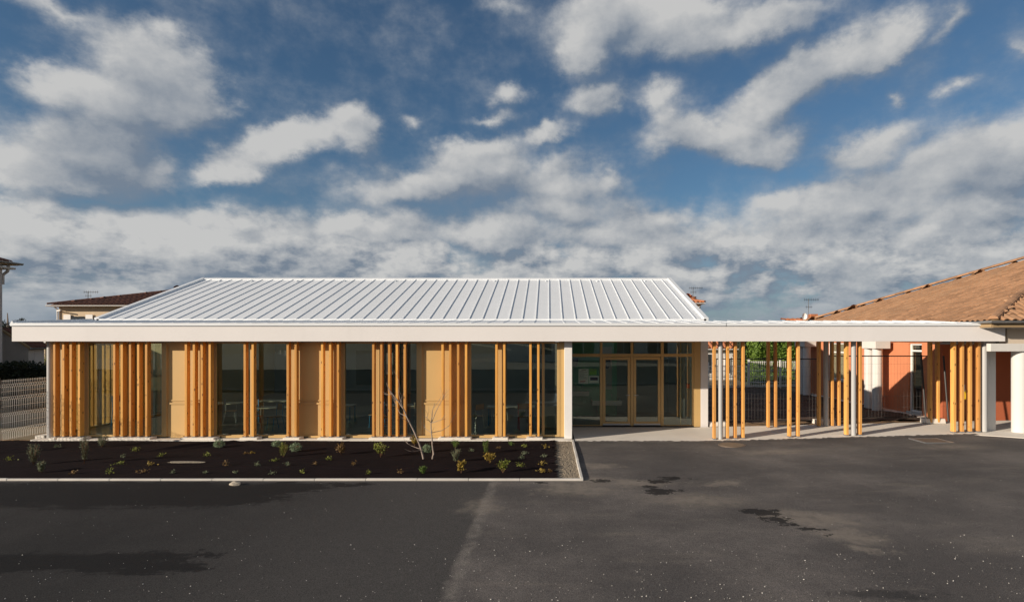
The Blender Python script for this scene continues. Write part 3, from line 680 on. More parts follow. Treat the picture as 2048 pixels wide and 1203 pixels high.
# ------------------------------------------------------------------ tiled roofs
TV = [(0, 0), (.045, .004), (.075, .040), (.125, .056), (.175, .040), (.21, .0)]
def tile_mesh(su=1.0, sw=1.0):
    v = []; f = []
    for (u, h) in TV: v.append((u * su, 0, h * su + .030))
    for (u, h) in TV: v.append((u * su, .40 * sw, h * su + .004))
    for (u, h) in TV: v.append((u * su, 0, h * su + .008))
    n = len(TV)
    for i in range(n - 1): f += [(i, i + 1, n + i + 1, n + i), (2 * n + i, 2 * n + i + 1, i + 1, i)]
    return v, f
def tile_slope(parent, poly, m, m_under, su=1.0, sw=1.0, keep=None, under=True, name='roof_tile'):
    """poly: eave start, eave end, then the other corners (all in one plane). Tiles laid in rows up the slope."""
    P = [Vector(p) for p in poly]; A = P[0]; u = (P[1] - P[0]).normalized()
    n = None
    for q in P[2:]:
        c = u.cross(q - A)
        if c.length > 1e-3: n = c.normalized(); break
    if n.z < 0: n = -n
    w = n.cross(u).normalized()
    if (P[2] - A).dot(w) < 0: w = -w
    uv = [((p - A).dot(u), (p - A).dot(w)) for p in P]
    def inside(a, c):
        ins = False; j = len(uv) - 1
        for i in range(len(uv)):
            (xi, yi), (xj, yj) = uv[i], uv[j]
            if (yi > c) != (yj > c) and a < (xj - xi) * (c - yi) / (yj - yi) + xi: ins = not ins
            j = i
        return ins
    if under:
        k = len(P); MB().add([p + n * -.002 for p in P] + [p - n * .09 for p in P], [tuple(range(k)), tuple(range(k, 2 * k))[::-1]] + [(i, (i + 1) % k, k + (i + 1) % k, k + i) for i in range(k)]).build('roof_deck', m_under, parent)
    tv, tf = tile_mesh(su, sw); cells = []
    umax = max(a for a, _ in uv); umin = min(a for a, _ in uv); wmax = max(c for _, c in uv)
    r = 0
    while r * .34 * sw < wmax:
        c = r * .34 * sw; a = umin
        while a < umax:
            if inside(a + .105 * su, c + .17 * sw): cells.append((a, c - .05 * (r == 0)))
            a += .21 * su
        r += 1
    basis = Matrix((u, w, n)).transposed()
    def at(a, c): return A + u * a + w * c
    singles = []
    if keep:
        d = sorted(range(len(cells)), key=lambda i: keep(at(*cells[i])))
        singles = d[:300]; ss = set(singles); rest = [cells[i] for i in range(len(cells)) if i not in ss]
    else: rest = cells
    if singles:
        me = bpy.data.meshes.new(name); me.from_pydata(tv, [], tf); me.materials.append(M['tile'])
        for i in singles:
            o = bpy.data.objects.new(name, me); COL.objects.link(o); o.parent = parent
            jit = Vector((random.uniform(-.006, .006), random.uniform(-.012, .012), random.uniform(0, .008)))
            p = at(*cells[i]) + basis @ jit - wloc(parent)
            o.matrix_local = Matrix.Translation(p) @ basis.to_4x4()
    if rest:
        tva = np.array(tv); B = np.array(basis); vs = []; fs = []
        for i, (a, c) in enumerate(rest):
            j = np.array([random.uniform(-.006, .006), random.uniform(-.012, .012), random.uniform(0, .008)]) * su
            q = (B @ (tva + j).T).T + np.array(at(a, c)); vs.append(q); fs += [tuple(k + i * len(tv) for k in t_) for t_ in tf]
        b = MB(); b.v = [tuple(p) for p in np.concatenate(vs)]; b.f = fs
        b.build('roof_tiles', m, parent, kind='stuff')
    return A, u, w, n
def ridge_tiles(parent, p0, p1, m, r=.11, step=.38, name='ridge_tile'):
    p0, p1 = Vector(p0), Vector(p1); d = p1 - p0; n = max(1, int(d.length / step)); e = d / n
    side = e.cross(Vector((0, 0, 1))).normalized(); up = side.cross(e).normalized()
    src = None
    for i in range(n):
        a = p0 + e * i; c = a + e * 1.08
        b = MB(); K = 6
        for (q, rr) in ((a, r * 1.04), (c, r * .98)):
            for k in range(K + 1):
                th = math.pi * k / K; b.v.append(tuple(q + side * math.cos(th) * rr + up * (math.sin(th) * rr * .8 - .01)))
        for k in range(K): b.f.append((k, k + 1, K + 2 + k, K + 1 + k))
        b.f.append(tuple(range(K + 1)))
        if src is None: src = b.build(name, m, parent)
        else: inst(src, Vector(WL[src.name]) + e * i, parent)

# ------------------------------------------------------------------ right-hand tiled house
rh = thing('tiled_house', (15, 20, .2), 'orange rendered house with broad brown tiled hip roof and white double columns', 'house')
GX, GY, GZ0, S_ = 11.6, 15.04, 3.24, .378
c_fl = (GX, GY, GZ0); c_bl = (GX, 28.6, GZ0)
apex = (GX + 7.5, GY + .806 * 7.5, GZ0 + S_ * 7.5)
ridge_e = (30, apex[1], apex[2])
tile_slope(rh, [c_bl, c_fl, apex], M['tile_joined'], M['soffit'], keep=lambda p: p.y + (p.z > 6) * 9)
tile_slope(rh, [c_fl, (17.5, GY, GZ0), (19.1, GY + .806 * 7.5, GZ0 + S_ * 7.5), apex], M['tile_joined'], M['soffit'])
tile_slope(rh, [(30, 28.6, GZ0), c_bl, apex, ridge_e], M['tile_joined'], M['soffit'], su=2, sw=2)
slope_panel(17.5, 30, GY, GZ0, apex[1], apex[2]).build('roof_deck', M['tile_joined'], rh)
ridge_tiles(rh, (GX + .05, GY + .04, GZ0 + .06), (apex[0], apex[1], apex[2] + .05), M['tile'])
ridge_tiles(rh, (GX + .05, 28.55, GZ0 + .14), (apex[0], apex[1], apex[2] + .14), M['tile'])
# gutters
def gutter(parent, p0, p1, r=.06, m=None):
    p0, p1 = Vector(p0), Vector(p1); d = (p1 - p0).normalized(); side = d.cross(Vector((0, 0, 1))).normalized(); b = MB(); K = 7
    for q in (p0, p1):
        for rr in (r, r * .86):
            for k in range(K + 1):
                th = math.pi + math.pi * k / K; b.v.append(tuple(q + side * math.cos(th) * rr + Vector((0, 0, math.sin(th) * rr))))
    n = K + 1
    for k in range(K): b.f += [(k, k + 1, 2 * n + k + 1, 2 * n + k), (n + k + 1, n + k, 3 * n + k, 3 * n + k + 1)]
    b.f += [(0, n, 3 * n, 2 * n)[::-1], (K, n + K, 3 * n + K, 2 * n + K), tuple(list(range(n)) + list(range(2 * n - 1, n - 1, -1))), tuple(list(range(2 * n, 3 * n)) + list(range(4 * n - 1, 3 * n - 1, -1)))]
    return b.build('gutter', m or M['zinc'], parent)
gutter(rh, (GX - .04, 28.6, GZ0 + .0), (GX - .04, GY - .09, GZ0 + .0))
gutter(rh, (GX - .10, GY - .05, GZ0 + .0), (30, GY - .05, GZ0 + .0))
part('eaves_board', M['soffit'], rh, [(GX + .01, GX + .035, GY + .05, 28.5, GZ0 - .17, GZ0 - .09), (GX + .04, 30, GY + .03, GY + .055, GZ0 - .17, GZ0 - .09)])
part('eaves_soffit', M['far_wall'], rh, [(GX + .04, 13.05, GY + .6, 28.4, GZ0 - .185, GZ0 - .172), (GX + .04, 30, GY + .06, GY + .59, GZ0 - .185, GZ0 - .172)])
# left wall with window openings (x = 11.9), faces the garden
WX = 12.8
def wallx(y0, y1, z0, z1): return (WX, WX + .25, y0, y1, z0, z1)
part('garden_wall', M['orange'], rh, [wallx(18.9, 19.74, .0, 3.08), wallx(19.74, 20.46, .0, .22), wallx(19.74, 20.46, 2.62, 3.08), wallx(20.46, 24.7, .0, 3.08),
     wallx(24.7, 26.4, .0, .98), wallx(24.7, 26.4, 2.62, 3.08), wallx(26.4, 28.2, .0, 3.08)])
part('wall_base', M['concrete'], rh, [(WX - .35, WX - .002, 18.9, 28.2, .0, .15)])
def garden_window(y0, y1, z0, z1, bars):
    w = .06
    bx = [(WX + .06, WX + .13, y0, y0 + w, z0, z1), (WX + .06, WX + .13, y1 - w, y1, z0, z1), (WX + .062, WX + .128, y0 + w, y1 - w, z0, z0 + w), (WX + .062, WX + .128, y0 + w, y1 - w, z1 - w, z1)]
    for z in bars: bx.append((WX + .064, WX + .126, y0 + w, y1 - w, z - .03, z + .03))
    o = part('window', M['white'], rh, bx, bevel=.004)
    part('window_pane', M['glass'], o, [(WX + .095, WX + .097, y0 + w - .003, y1 - w + .003, z0 + w - .003, z1 - w + .003)])
    part('window_sill', M['column'], o, [(WX - .07, WX + .058, y0 - .05, y1 + .05, z0 - .07, z0 + .005)], bevel=.005)
garden_window(19.74, 20.46, .22, 2.62, [2.36]); garden_window(24.7, 26.4, .98, 2.62, [2.2])
part('room_floor', M['floor_in'], rh, [(WX + .26, 18, 19.2, 28, .1, .16)])
part('room_wall', mat('warm_room_wall', (.16, .10, .07), .9), rh, [(16, 16.1, 19.2, 28, .17, 3.05)])
part('bookshelf', M['chair_wood'], rh, [(14.0, 14.3, 20.0, 22.2, .17, .9), (14.0, 14.3, 20.0, 22.2, 1.2, 1.24)])
part('storage_box', mat('teal_plastic', (.02, .22, .24), .5), rh, [(13.4, 13.7, 20.2, 20.6, .17, .6)]); part('storage_box', M['yellow'], rh, [(14.0, 14.2, 20.4, 20.8, .905, 1.04)])
# entrance porch
part('porch_wall', M['orange_shaded'], rh, [(WX + .001, 17, 18.7, 18.898, .0, 3.08)])
part('porch_ceiling', M['far_wall'], rh, [(12.45, 30, 15.86, 18.69, 2.60, 2.66)])
part('beige_wall', mat('beige_render', (.55, .47, .38), .9, .08, 1.5), rh, [(X(2014, 15.58), 30, 15.58, 15.85, 2.56, 3.08)])
part('porch_beam', M['render_white'], rh, [(X(1981, 15.42), 30, 15.42, 15.57, 2.43, 2.64)], bevel=.01)
part('square_pier', M['render_white'], rh, [(X(1975, 16.0), X(1992, 16.0), 16.0, 16.3, .1, 2.69)], bevel=.01)
MB().cyl(X(2028, 15.62) + .19, 15.66, .18, 2.43, .19, 32).build('porch_column', M['render_white'], rh, smooth=True)
part('square_sign', M['zinc'], rh, [(X(1926.5, 16.6), X(1930, 16.6), 16.6, 16.63, 1.25, 1.45)])
part('meter_box', M['yellow'], rh, [(X(1927.5, 16.7), X(1933.5, 16.7), 16.7, 16.9, 1.02, 1.28)])
def double_column(y, xa):
    o = thing('double_column', (xa, y, .1))
    o.parent = rh; o.location = Vector((xa, y, .1)) - wloc(rh)
    for dy in (.12, -.42):
        MB().cyl(xa, y + dy, .05, 2.42, .175, 28).build('column_shaft', M['render_white'], o, smooth=True)
    part('capital', M['render_white'], o, [(xa - .24, xa + .32, y - .72, y + .40, 2.42, 2.70)], bevel=.012)
double_column(22.0, 12.32); double_column(27.9, 12.32)

# ------------------------------------------------------------------ distant houses
def box_house(name, label, x0, x1, y0, y1, ze, hr, wallm, tilem, ov=.5, hip=None, su=2.0, faces=('f', 'l', 'r')):
    o = thing(name, ((x0 + x1) / 2, (y0 + y1) / 2, 0), label, 'house')
    part('wall', wallm, o, [(x0, x1, y0, y1, -.1, ze - .02)])
    a, c, d, e = x0 - ov, x1 + ov, y0 - ov, y1 + ov; ym = (d + e) / 2; hip = (e - d) / 2 if hip is None else hip
    zr = ze + hr; L_, R_ = (a + hip, ym, zr), (c - hip, ym, zr)
    tile_slope(o, [(a, d, ze), (c, d, ze), R_, L_], tilem, M['soffit'], su=su, sw=su)
    if hip > .01:
        tile_slope(o, [(a, e, ze), (a, d, ze), L_], tilem, M['soffit'], su=su, sw=su)
        tile_slope(o, [(c, d, ze), (c, e, ze), R_], tilem, M['soffit'], su=su, sw=su)
    tile_slope(o, [(c, e, ze), (a, e, ze), L_, R_], tilem, M['soffit'], su=su * 2, sw=su * 2)
    if hip > .01: ridge_tiles(o, (a, d, ze + .08), L_, tilem, .16, .6); ridge_tiles(o, (c, d, ze + .08), R_, tilem, .16, .6)
    ridge_tiles(o, L_, R_, tilem, .16, .6)
    gutter(o, (a, d - .08, ze - .0), (c, d - .08, ze - .0), .09, M['white'])
    return o
def antenna(parent, x, y, z, h, s=1.0, rot=0):
    b = MB(); b.tube([(x, y, z), (x, y, z + h)], .018 * s, 5)
    c, sn = math.cos(rot), math.sin(rot)
    b.tube([(x - .3 * c * s, y - .3 * sn * s, z + h * .97), (x + .75 * c * s, y + .75 * sn * s, z + h * .97)], .014 * s, 4)
    for k in range(7):
        q = -.28 + k * .16; b.tube([(x + q * c * s - .0, y + q * sn * s, z + h * .97 - .11 * s), (x + q * c * s, y + q * sn * s, z + h * .97 + .11 * s)], .009 * s, 4)
    b.tube([(x - .2 * s, y, z + h * .62), (x + .28 * s, y, z + h * .62)], .012 * s, 4)
    for k in range(3): b.tube([(x - .15 * s + k * .17 * s, y, z + h * .62 - .12 * s), (x - .15 * s + k * .17 * s, y, z + h * .62 + .12 * s)], .009 * s, 4)
    return b.build('antenna', M['tube'], parent)
# cream house behind the raised roof on the left
YC = 45
ch = box_house('cream_house', 'cream two storey house with brown tiled hip roof behind the white metal roof', X(118, YC), X(118, YC) + 15, YC, YC + 11.6, Z(611, YC), 1.75, M['cream'], M['tile_far'], ov=.5)
x, z = X(146, YC - .1), Z(640, YC)
wn = part('window', M['white'], ch, [(X(143, YC), X(173, YC), YC - .06, YC - .004, z - .6, z + .02)])
for a, c in ((145, 157), (158, 171)): part('window_pane', M['glass_dark'], wn, [(X(a, YC), X(c, YC), YC - .075, YC - .062, z - .4, Z(632.5, YC))])
for a, c in ((129, 143), (173, 187)): part('shutter', M['white'], ch, [(X(a, YC), X(c, YC), YC - .1, YC - .05, z - .5, Z(629, YC))])
part('window', M['glass_dark'], ch, [(X(207, YC), X(222, YC), YC - .03, YC - .002, z - .5, Z(630, YC))])
MB().tube([(X(117, YC), YC - .45, Z(612, YC)), (X(117, YC), YC - .1, Z(619, YC)), (X(117, YC), YC - .1, 0)], .06, 6).build('downpipe', M['white'], ch)
MB().tube([(X(132, YC), YC - .5, Z(621, YC)), (X(118, YC), YC - .15, Z(621.5, YC))], .06, 6).build('overflow_pipe', M['white'], ch)
MB().cyl(X(233, YC + 3), YC + 3.0, Z(606, YC + 3), Z(600, YC + 3) + .0, .13, 10).build('roof_vent', M['pink'], ch)
antenna(ch, X(176, YC + 4.5), YC + 4.5, Z(604, YC + 4.5), .9, 1.2)
# left foreground neighbours
th = thing('roughcast_house', (-28, 26, 0), 'tall grey roughcast house with overhanging tiled eaves at the picture edge', 'house')
part('wall', M['grey_wall'], th, [(-34, X(4.5, 24), 15, 24, -.1, 6.0)])
zt = Z(525, 24)
tile_slope(th, [(X(38, 24.4), 24.4, zt), (X(38, 24.4), 14.5, zt), (-27, 14.5, zt + 1.5), (-27, 20, zt + 1.5)], M['tile_far'], M['soffit'], su=1.3, sw=1.3)
tile_slope(th, [(-34, 24.4, zt), (X(38, 24.4), 24.4, zt), (-27, 20, zt + 1.5), (-34, 20, zt + 1.5)], M['tile_far'], M['soffit'], su=1.3, sw=1.3)
gutter(th, (X(40, 24.4), 24.5, zt + .02), (X(40, 24.4), 14.5, zt + .02), .08)
gutter(th, (-34, 24.48, zt + .02), (X(40, 24.4), 24.48, zt + .02), .08)
part('eaves_soffit', M['far_wall'], th, [(-27, X(36, 24.4), 14.6, 24.3, zt - .26, zt - .18)])
MB().tube([(X(17, 24.1), 24.1, zt - .1), (X(15, 24.1), 24.1, zt - .35), (X(6.5, 24.1), 24.08, zt - .5), (X(6.3, 24.1), 24.08, zt - .9)], .06, 6).build('downpipe', M['grey_wall'], th)
lt = thing('lean_to_house', (-27, 30, 0), 'grey roughcast gable with brown tiled slope behind the hedge', 'house')
YL = 25.6
MB().prism([(-36, -.1), (X(57, YL), -.1), (X(57, YL), Z(692, YL)), (X(5, YL), Z(659, YL)), (-36, Z(659, YL))], 'y', YL, YL + .3).build('gable_wall', M['grey_wall'], lt)
part('end_wall', M['grey_wall'], lt, [(X(57, YL) - .3, X(57, YL) - .002, YL + .31, YL + .8, -.1, Z(692, YL) - .02)])
tile_slope(lt, [(X(66, YL), YL + .9, Z(695, YL)), (X(66, YL), YL - .12, Z(695, YL)), (X(5, YL), YL - .12, Z(656, YL)), (X(5, YL), YL + .9, Z(656, YL))], M['tile_far'], M['soffit'], su=.9, sw=.9)
gutter(lt, (X(66, YL) + .05, YL + .9, Z(695, YL)), (X(66, YL) + .05, YL - .15, Z(695, YL)), .06)
box_house('low_brown_house', 'low distant house whose brown tiled ridge just shows over the flat roof', X(-60, 40), X(90, 40), 40, 48, Z(683, 40), 1.42, M['cream'], M['tile_far'], ov=.4)
# white wall seen beside the hedge
gh = box_house('small_white_house', 'small white house glimpsed between the hedge and the corner column', X(52, 46), X(72, 46) + 2, 46, 52, Z(699, 46) , 1.2, M['render_white'], M['tile_far'], ov=.5)
# houses on the right
YA = 47
ah = box_house('turret_house', 'small cream upper storey with orange tiles beside the right verge', X(1362, YA), X(1401, YA), YA, YA + 3.0, Z(606, YA), .55, M['cream'], M['tile_red'], ov=.28, su=1.6)
antenna(ah, X(1386, YA + 1), YA + 1.0, Z(599, YA + 1), 1.0, 1.1)
MB().tube([(X(1402, YA), YA - .1, Z(608, YA)), (X(1395, YA), YA - .05, Z(616, YA)), (X(1395, YA), YA - .05, 0)], .06, 6).build('downpipe', M['white'], ah)
YS = 44
dh = box_house('dish_house', 'far orange tiled house carrying a satellite dish behind the brown roof', X(1616, YS), X(1720, YS), YS, YS + 8, Z(652, YS), .62, M['cream'], M['tile_red'], ov=.4)
part('chimney', M['tile_red'], dh, [(X(1622, YS + 3), X(1636, YS + 3), YS + 3, YS + 3.6, Z(660, YS), Z(627.5, YS + 3))])
antenna(dh, X(1619, YS + 3), YS + 3.2, Z(640, YS + 3), 1.75, 1.15)
b = MB(); K = 16; cx, cy, cz = X(1609, YS + 2.5), YS + 2.5, Z(632.5, YS + 2.5)
for rr, dep in ((.05, .10), (.18, .07), (.27, 0)):
    for k in range(K): b.v.append((cx + rr * .75 * math.cos(2 * math.pi * k / K), cy + dep, cz + rr * 1.05 * math.sin(2 * math.pi * k / K)))
for r_ in range(2):
    for k in range(K): b.f.append((r_ * K + k, r_ * K + (k + 1) % K, (r_ + 1) * K + (k + 1) % K, (r_ + 1) * K + k))
b.f.append(tuple(range(K))[::-1]); b.tube([(cx, cy + .1, cz), (cx + .2, cy + .35, cz - .3), (cx + .2, cy + .35, cz - 1.0)], .03, 5)
b.build('satellite_dish', M['white'], dh)
YW = 39
wh = box_house('white_house', 'white and pink house with orange tiles behind the left canopy posts', X(1380, YW), X(1482, YW), YW, YW + 8, Z(697, YW), 1.55, M['render_white'], M['tile_red'], ov=.25, hip=.0, su=1.5)
part('pink_wall', M['pink'], wh, [(X(1470, YW), X(1482.5, YW), YW - .03, YW - .004, -.1, Z(700, YW))])
wn = part('window', M['white'], wh, [(X(1413, YW), X(1424, YW), YW - .05, YW - .004, .4, Z(706, YW))]); part('window_pane', M['glass_dark'], wn, [(X(1414.5, YW), X(1422.5, YW), YW - .07, YW - .052, .5, Z(708, YW))])
wn = part('window', M['white'], wh, [(X(1449, YW), X(1461, YW), YW - .05, YW - .004, .4, Z(714, YW))]); part('window_pane', M['glass_dark'], wn, [(X(1450.5, YW), X(1459.5, YW), YW - .07, YW - .052, .5, Z(716, YW))])

# ------------------------------------------------------------------ fences
def mesh_panel(b, p0, p1, z0, z1, step, r, zs_h, fold=(), gzf=None, vfold=.035):
    p0, p1 = Vector(p0), Vector(p1); d = p1 - p0; Ln = d.length; e = d / Ln; nrm = Vector((-e.y, e.x, 0))
    n = int(Ln / step)
    prof = [(z0, 0)]
    for zf in fold: prof += [(zf - .05, 0), (zf, vfold), (zf + .05, 0)]
    prof.append((z1, 0))
    for i in range(n + 1):
        q = p0 + e * (i * step)
        b.tube([q + nrm * o + Vector((0, 0, z)) for z, o in prof], r, 4, False)
    for z in zs_h:
        o = vfold if any(abs(z - f) < .01 for f in fold) else 0
        b.tube([p0 + nrm * (o + r) + Vector((0, 0, z)), p1 + nrm * (o + r) + Vector((0, 0, z))], r, 4, False)
fl = thing('mesh_fence', (-14.7, 16, 0), 'folded welded wire fence of pale steel running back beside the planting bed', 'fence')
folds = (.28, .72, 1.16, 1.5)
ys_ = [12.9, 15.4, 17.9, 20.4, 22.9]
for a, c in zip(ys_, ys_[1:]):
    b = MB(); mesh_panel(b, (-14.7, a + .03, 0), (-14.7, c - .03, 0), .04, 1.66,   .055, .0042, [.06, .24, .32, .5, .68, .76, .94, 1.12, 1.20, 1.34, 1.46, 1.54, 1.63], folds)
    b.build('mesh_panel', M['wire'], fl)
for y in ys_: part('fence_post', M['wire'], fl, [(-14.79, -14.73, y - .025, y + .025, -.05, 1.72)])
part('soil_edge', M['straw'], None, [(-14.9, -13.75, 15.585, 15.66, -.04, .03)], kind='structure', label='earth edge at the foot of the wire fence')
fb = thing('white_garden_fence', (11, 32.3, .2), 'white wire panel fence on posts at the back of the garden', 'fence')
YFN = 32.3
for a, c, zt in ((1416, 1496, 1.32), (1499, 1560, 1.56), (1560, 1625, 1.56)):
    xa, xc = X(a, YFN), X(c, YFN); zg = gzb(xa)
    b = MB(); mesh_panel(b, (xa, YFN, 0), (xc, YFN, 0), zg + .0, zt, .105, .019, [zg + .05, zg + .3, zg + .62, zg + .95, zt - .04], ())
    b.build('mesh_panel', M['wire_pale'], fb)
part('fence_post', M['wire_pale'], fb, [(X(1496, YFN), X(1499.5, YFN), YFN - .05, YFN + .05, .0, 1.66)])
part('fence_post', M['wire_pale'], fb, [(X(1416, YFN), X(1418, YFN), YFN - .04, YFN + .04, .0, 1.5)]); part('fence_post', M['wire_pale'], fb, [(X(1559, YFN), X(1561.5, YFN), YFN - .04, YFN + .04, .0, 1.62)])
# temporary site fence panels behind the path
def site_panel(x0, y0, x1, y1, label):
    z = gz((x0 + x1) / 2) + .12
    o = thing('site_fence', ((x0 + x1) / 2, (y0 + y1) / 2, z - .1), label, 'fence', 'temporary site fence panels behind the path')
    b = MB(); b.tube([(x0, y0, z - .06), (x0, y0, z + 1.95), (x1, y1, z + 1.95), (x1, y1, z - .06)], .020, 8); b.tube([(x0, y0, z + .02), (x1, y1, z + .02)], .016, 6)
    b.build('tube_frame', M['tube'], o)
    b = MB(); mesh_panel(b, (x0, y0, 0), (x1, y1, 0), z + .02, z + 1.94,   .10, .0017, [z + .35, z + .70, z + 1.05, z + 1.4, z + 1.7], ())
    b.build('wire_mesh', M['site_wire'], o)
    return z
site_panel(5.3, 18.2, 8.55, 18.1, 'site fence panel of thin wire behind the group of four left posts')
site_panel(8.65, 18.1, 11.9, 18.05, 'site fence panel of thin wire in front of the white double column')
def foot(x, y, label):
    z = gz(x); MB().prism([(y - .16, z), (y + .16, z), (y + .12, z + .14), (y - .12, z + .14)], 'x', x - .3, x + .3).build('fence_foot', M['concrete'], label=label, cat='block', group='concrete feet of the site fence', bevel=.012)
foot(8.6, 18.0, 'pale concrete fence foot beside the grey rear column'); foot(5.32, 18.1, 'pale concrete fence foot beside the right pier of the pavilion'); foot(11.75, 17.6, 'pale concrete fence foot behind the four right posts')
o = MB().tube([(X(1842, 18), 18.0, Z(709, 18)), (X(1852, 17.9), 17.9, gz(11.8) + .02)], .03, 8).build('leaning_pole', M['tube'], label='dark pole leaning in front of the tall narrow window', cat='pole', smooth=True)
o = MB().tube([(X(1887, 17.0), 17.0, Z(711, 17.0)), (X(1897, 16.85), 16.85, gz(11.8) + .15)], .026, 8).build('leaning_pole', M['tube'], label='grey pole leaning between rear posts and four right posts', cat='pole', smooth=True)

# ------------------------------------------------------------------ vegetation
def leaf_cloud(b, pts, size, flat=0.0, aspect=.45):
    for p in pts:
        s = size * random.uniform(.6, 1.3)
        d = Vector((random.gauss(0, 1), random.gauss(0, 1), random.gauss(.3, .8))).normalized()
        a = d.cross(Vector((random.gauss(0, 1), random.gauss(0, 1), random.gauss(0, 1)))).normalized()
        p = Vector(p); i = len(b.v)
        b.v += [tuple(p), tuple(p + d * s * .5 + a * s * aspect * .5), tuple(p + d * s), tuple(p + d * s * .5 - a * s * aspect * .5)]
        b.f.append((i, i + 1, i + 2, i + 3))
def hedge(name, label, x0, x1, y0, y1, z0, z1, m, n, size, cat='hedge'):
    o = thing(name, ((x0 + x1) / 2, (y0 + y1) / 2, z0), label, cat)
    part('inner_branches', mat('hedge_core', (.02, .025, .012), .95), o, [(x0 + .15, x1 - .15, y0 + .2, y1 - .15, z0, z1 - .18)])
    pts = []
    for _ in range(n):
        f = random.random(); x = random.uniform(x0, x1); y = random.uniform(y0, y1); z = random.uniform(z0, z1)
        if f < .6: y = y0 + abs(random.gauss(0, .12)) + .10 * math.sin(x * 3.1) * math.sin(z * 2.7)
        elif f < .85: z = z1 - abs(random.gauss(0, .12)) + .09 * math.sin(x * 2.3 + 1)
        else: x = random.choice([x0, x1]) + random.gauss(0, .08)
        pts.append((x, y, z))
    b = MB(); leaf_cloud(b, pts, size); b.build('foliage', m, o, kind='stuff')
random.seed(11)
hedge('dark_hedge', 'clipped dark hedge in shade beyond the wire fence', -22.7, -18.9, 23.0, 23.9, 0, 1.74, L['dark'], 6000, .14)
hedge('bright_hedge', 'tall bright green conifer hedge behind the white garden fence', X(1508, 36), X(1600, 36), 35.6, 37, 0, 3.0, L['hedge'], 14000, .17)
hedge('shaded_hedge', 'dark shaded hedge end beside the pink wall', X(1487, 37.2), X(1512, 37.2), 37.1, 40, 0, 3.2, L['dark'], 4000, .17)
hedge('low_bank_shrub', 'low green ground shrubs under the tall bright hedge', X(1502, 34.5), X(1570, 34.5), 34.2, 35.2, .0, .62, L['green'], 3500, .12, 'shrub')
sheet('garden_path', M['gravel'], fr(X(1480, 33), X(1620, 33), 4), fr(32.6, 34.1, 4), lambda x, y: gzb(x) + .03, kind='structure', label='tan gravel path behind the white garden fence')
def shrub(name, label, px, py, top, wpx, leaf, style, group=None, bedz=.04, Y=None, cat='shrub'):
    Y = Y or (H - bedz) * F / (py - HY); x = X(px, Y); z0 = memz(x, Y) - .01 if bedz < .2 else bedz
    h = (py - top) * Y / F; r = wpx * Y / F / 2
    o = thing(name, (x, Y, z0), label, cat, group)
    bs = MB(); bl = MB(); pts = []
    if style == 'round':
        for _ in range(14):
            a = random.uniform(0, 6.28); q = random.random() ** .5 * r * .8
            bs.tube([(x, Y, z0), (x + q * math.cos(a), Y + q * math.sin(a), z0 + h * .7)], .004, 3)
        for _ in range(420):
            v = Vector((random.gauss(0, 1), random.gauss(0, 1), random.gauss(0, 1))).normalized() * random.uniform(.75, 1.0)
            pts.append((x + v.x * r, Y + v.y * r, z0 + h * .52 + v.z * h * .48))
        leaf_cloud(bl, pts, .055, aspect=.22)
    elif style == 'upright':
        for _ in range(26):
            a = random.uniform(0, 6.28); q = random.random() ** .5 * r; hh = h * random.uniform(.55, 1.0)
            top_ = Vector((x + q * math.cos(a), Y + q * math.sin(a), z0 + hh)); mid_ = Vector((x + q * .45 * math.cos(a), Y + q * .45 * math.sin(a), z0 + hh * .5))
            bs.tube([(x, Y, z0), mid_, top_], [.006, .005, .002], 3)
            for _ in range(30):
                f = random.uniform(.25, 1); p = (Vector((x, Y, z0)).lerp(mid_, f * 2) if f < .5 else mid_.lerp(top_, f * 2 - 1))
                pts.append(p + Vector((random.gauss(0, .012), random.gauss(0, .012), 0)))
        leaf_cloud(bl, pts, .042, aspect=.22)
    elif style == 'spindly':
        for _ in range(16):
            a = random.uniform(0, 6.28); q = random.uniform(.3, 1) * r; hh = h * random.uniform(.6, 1.0)
            p1 = Vector((x + q * .5 * math.cos(a), Y + q * .5 * math.sin(a), z0 + hh * .6)); p2 = Vector((x + q * math.cos(a), Y + q * math.sin(a), z0 + hh))
            bs.tube([(x, Y, z0), p1, p2], [.007, .005, .002], 3)
            for _ in range(16): pts.append(p1.lerp(p2, random.uniform(-.4, 1)) + Vector((random.gauss(0, .02), random.gauss(0, .02), random.gauss(0, .015))))
        leaf_cloud(bl, pts, .045, aspect=.6)
    elif style == 'spiky':
        for _ in range(24):
            a = random.uniform(0, 6.28); q = random.random() ** .6 * r; hh = h * random.uniform(.6, 1)
            p2 = Vector((x + q * math.cos(a), Y + q * math.sin(a), z0 + hh)); bs.tube([(x, Y, z0), p2], [.006, .002], 3)
            for _ in range(34):
                f = random.uniform(.2, 1); pts.append(Vector((x, Y, z0)).lerp(p2, f) + Vector((random.gauss(0, .008), random.gauss(0, .008), 0)))
        leaf_cloud(bl, pts, .034, aspect=.3)
    bs.build('stem', M['twig'], o); bl.build('foliage', L[leaf], o)
    return o
def tuft(label, px, py, wpx, hpx, leaf, group):
    Y = (H - .05) * F / (py - HY); x = X(px, Y); z0 = memz(x, Y); r = wpx * Y / F / 2; h = hpx * Y / F
    b = MB()
    for _ in range(7):
        a = random.uniform(0, 6.28); q = r * random.uniform(.4, 1); b.tube([(x, Y, z0), (x + q * .6 * math.cos(a), Y + q * .6 * math.sin(a), z0 + h * random.uniform(.3, 1))], .004, 3)
    pts = [(x + random.gauss(0, r * .5), Y + random.gauss(0, r * .45), z0 + abs(random.gauss(0, h * .4))) for _ in range(34)]
    leaf_cloud(b, pts, .042, aspect=.45)
    o = thing('low_plant', (x, Y, z0), label, 'plant', group); b.build('foliage', L[leaf], o)
    return o
random.seed(21)
G1 = 'young shrubs in the planting bed'
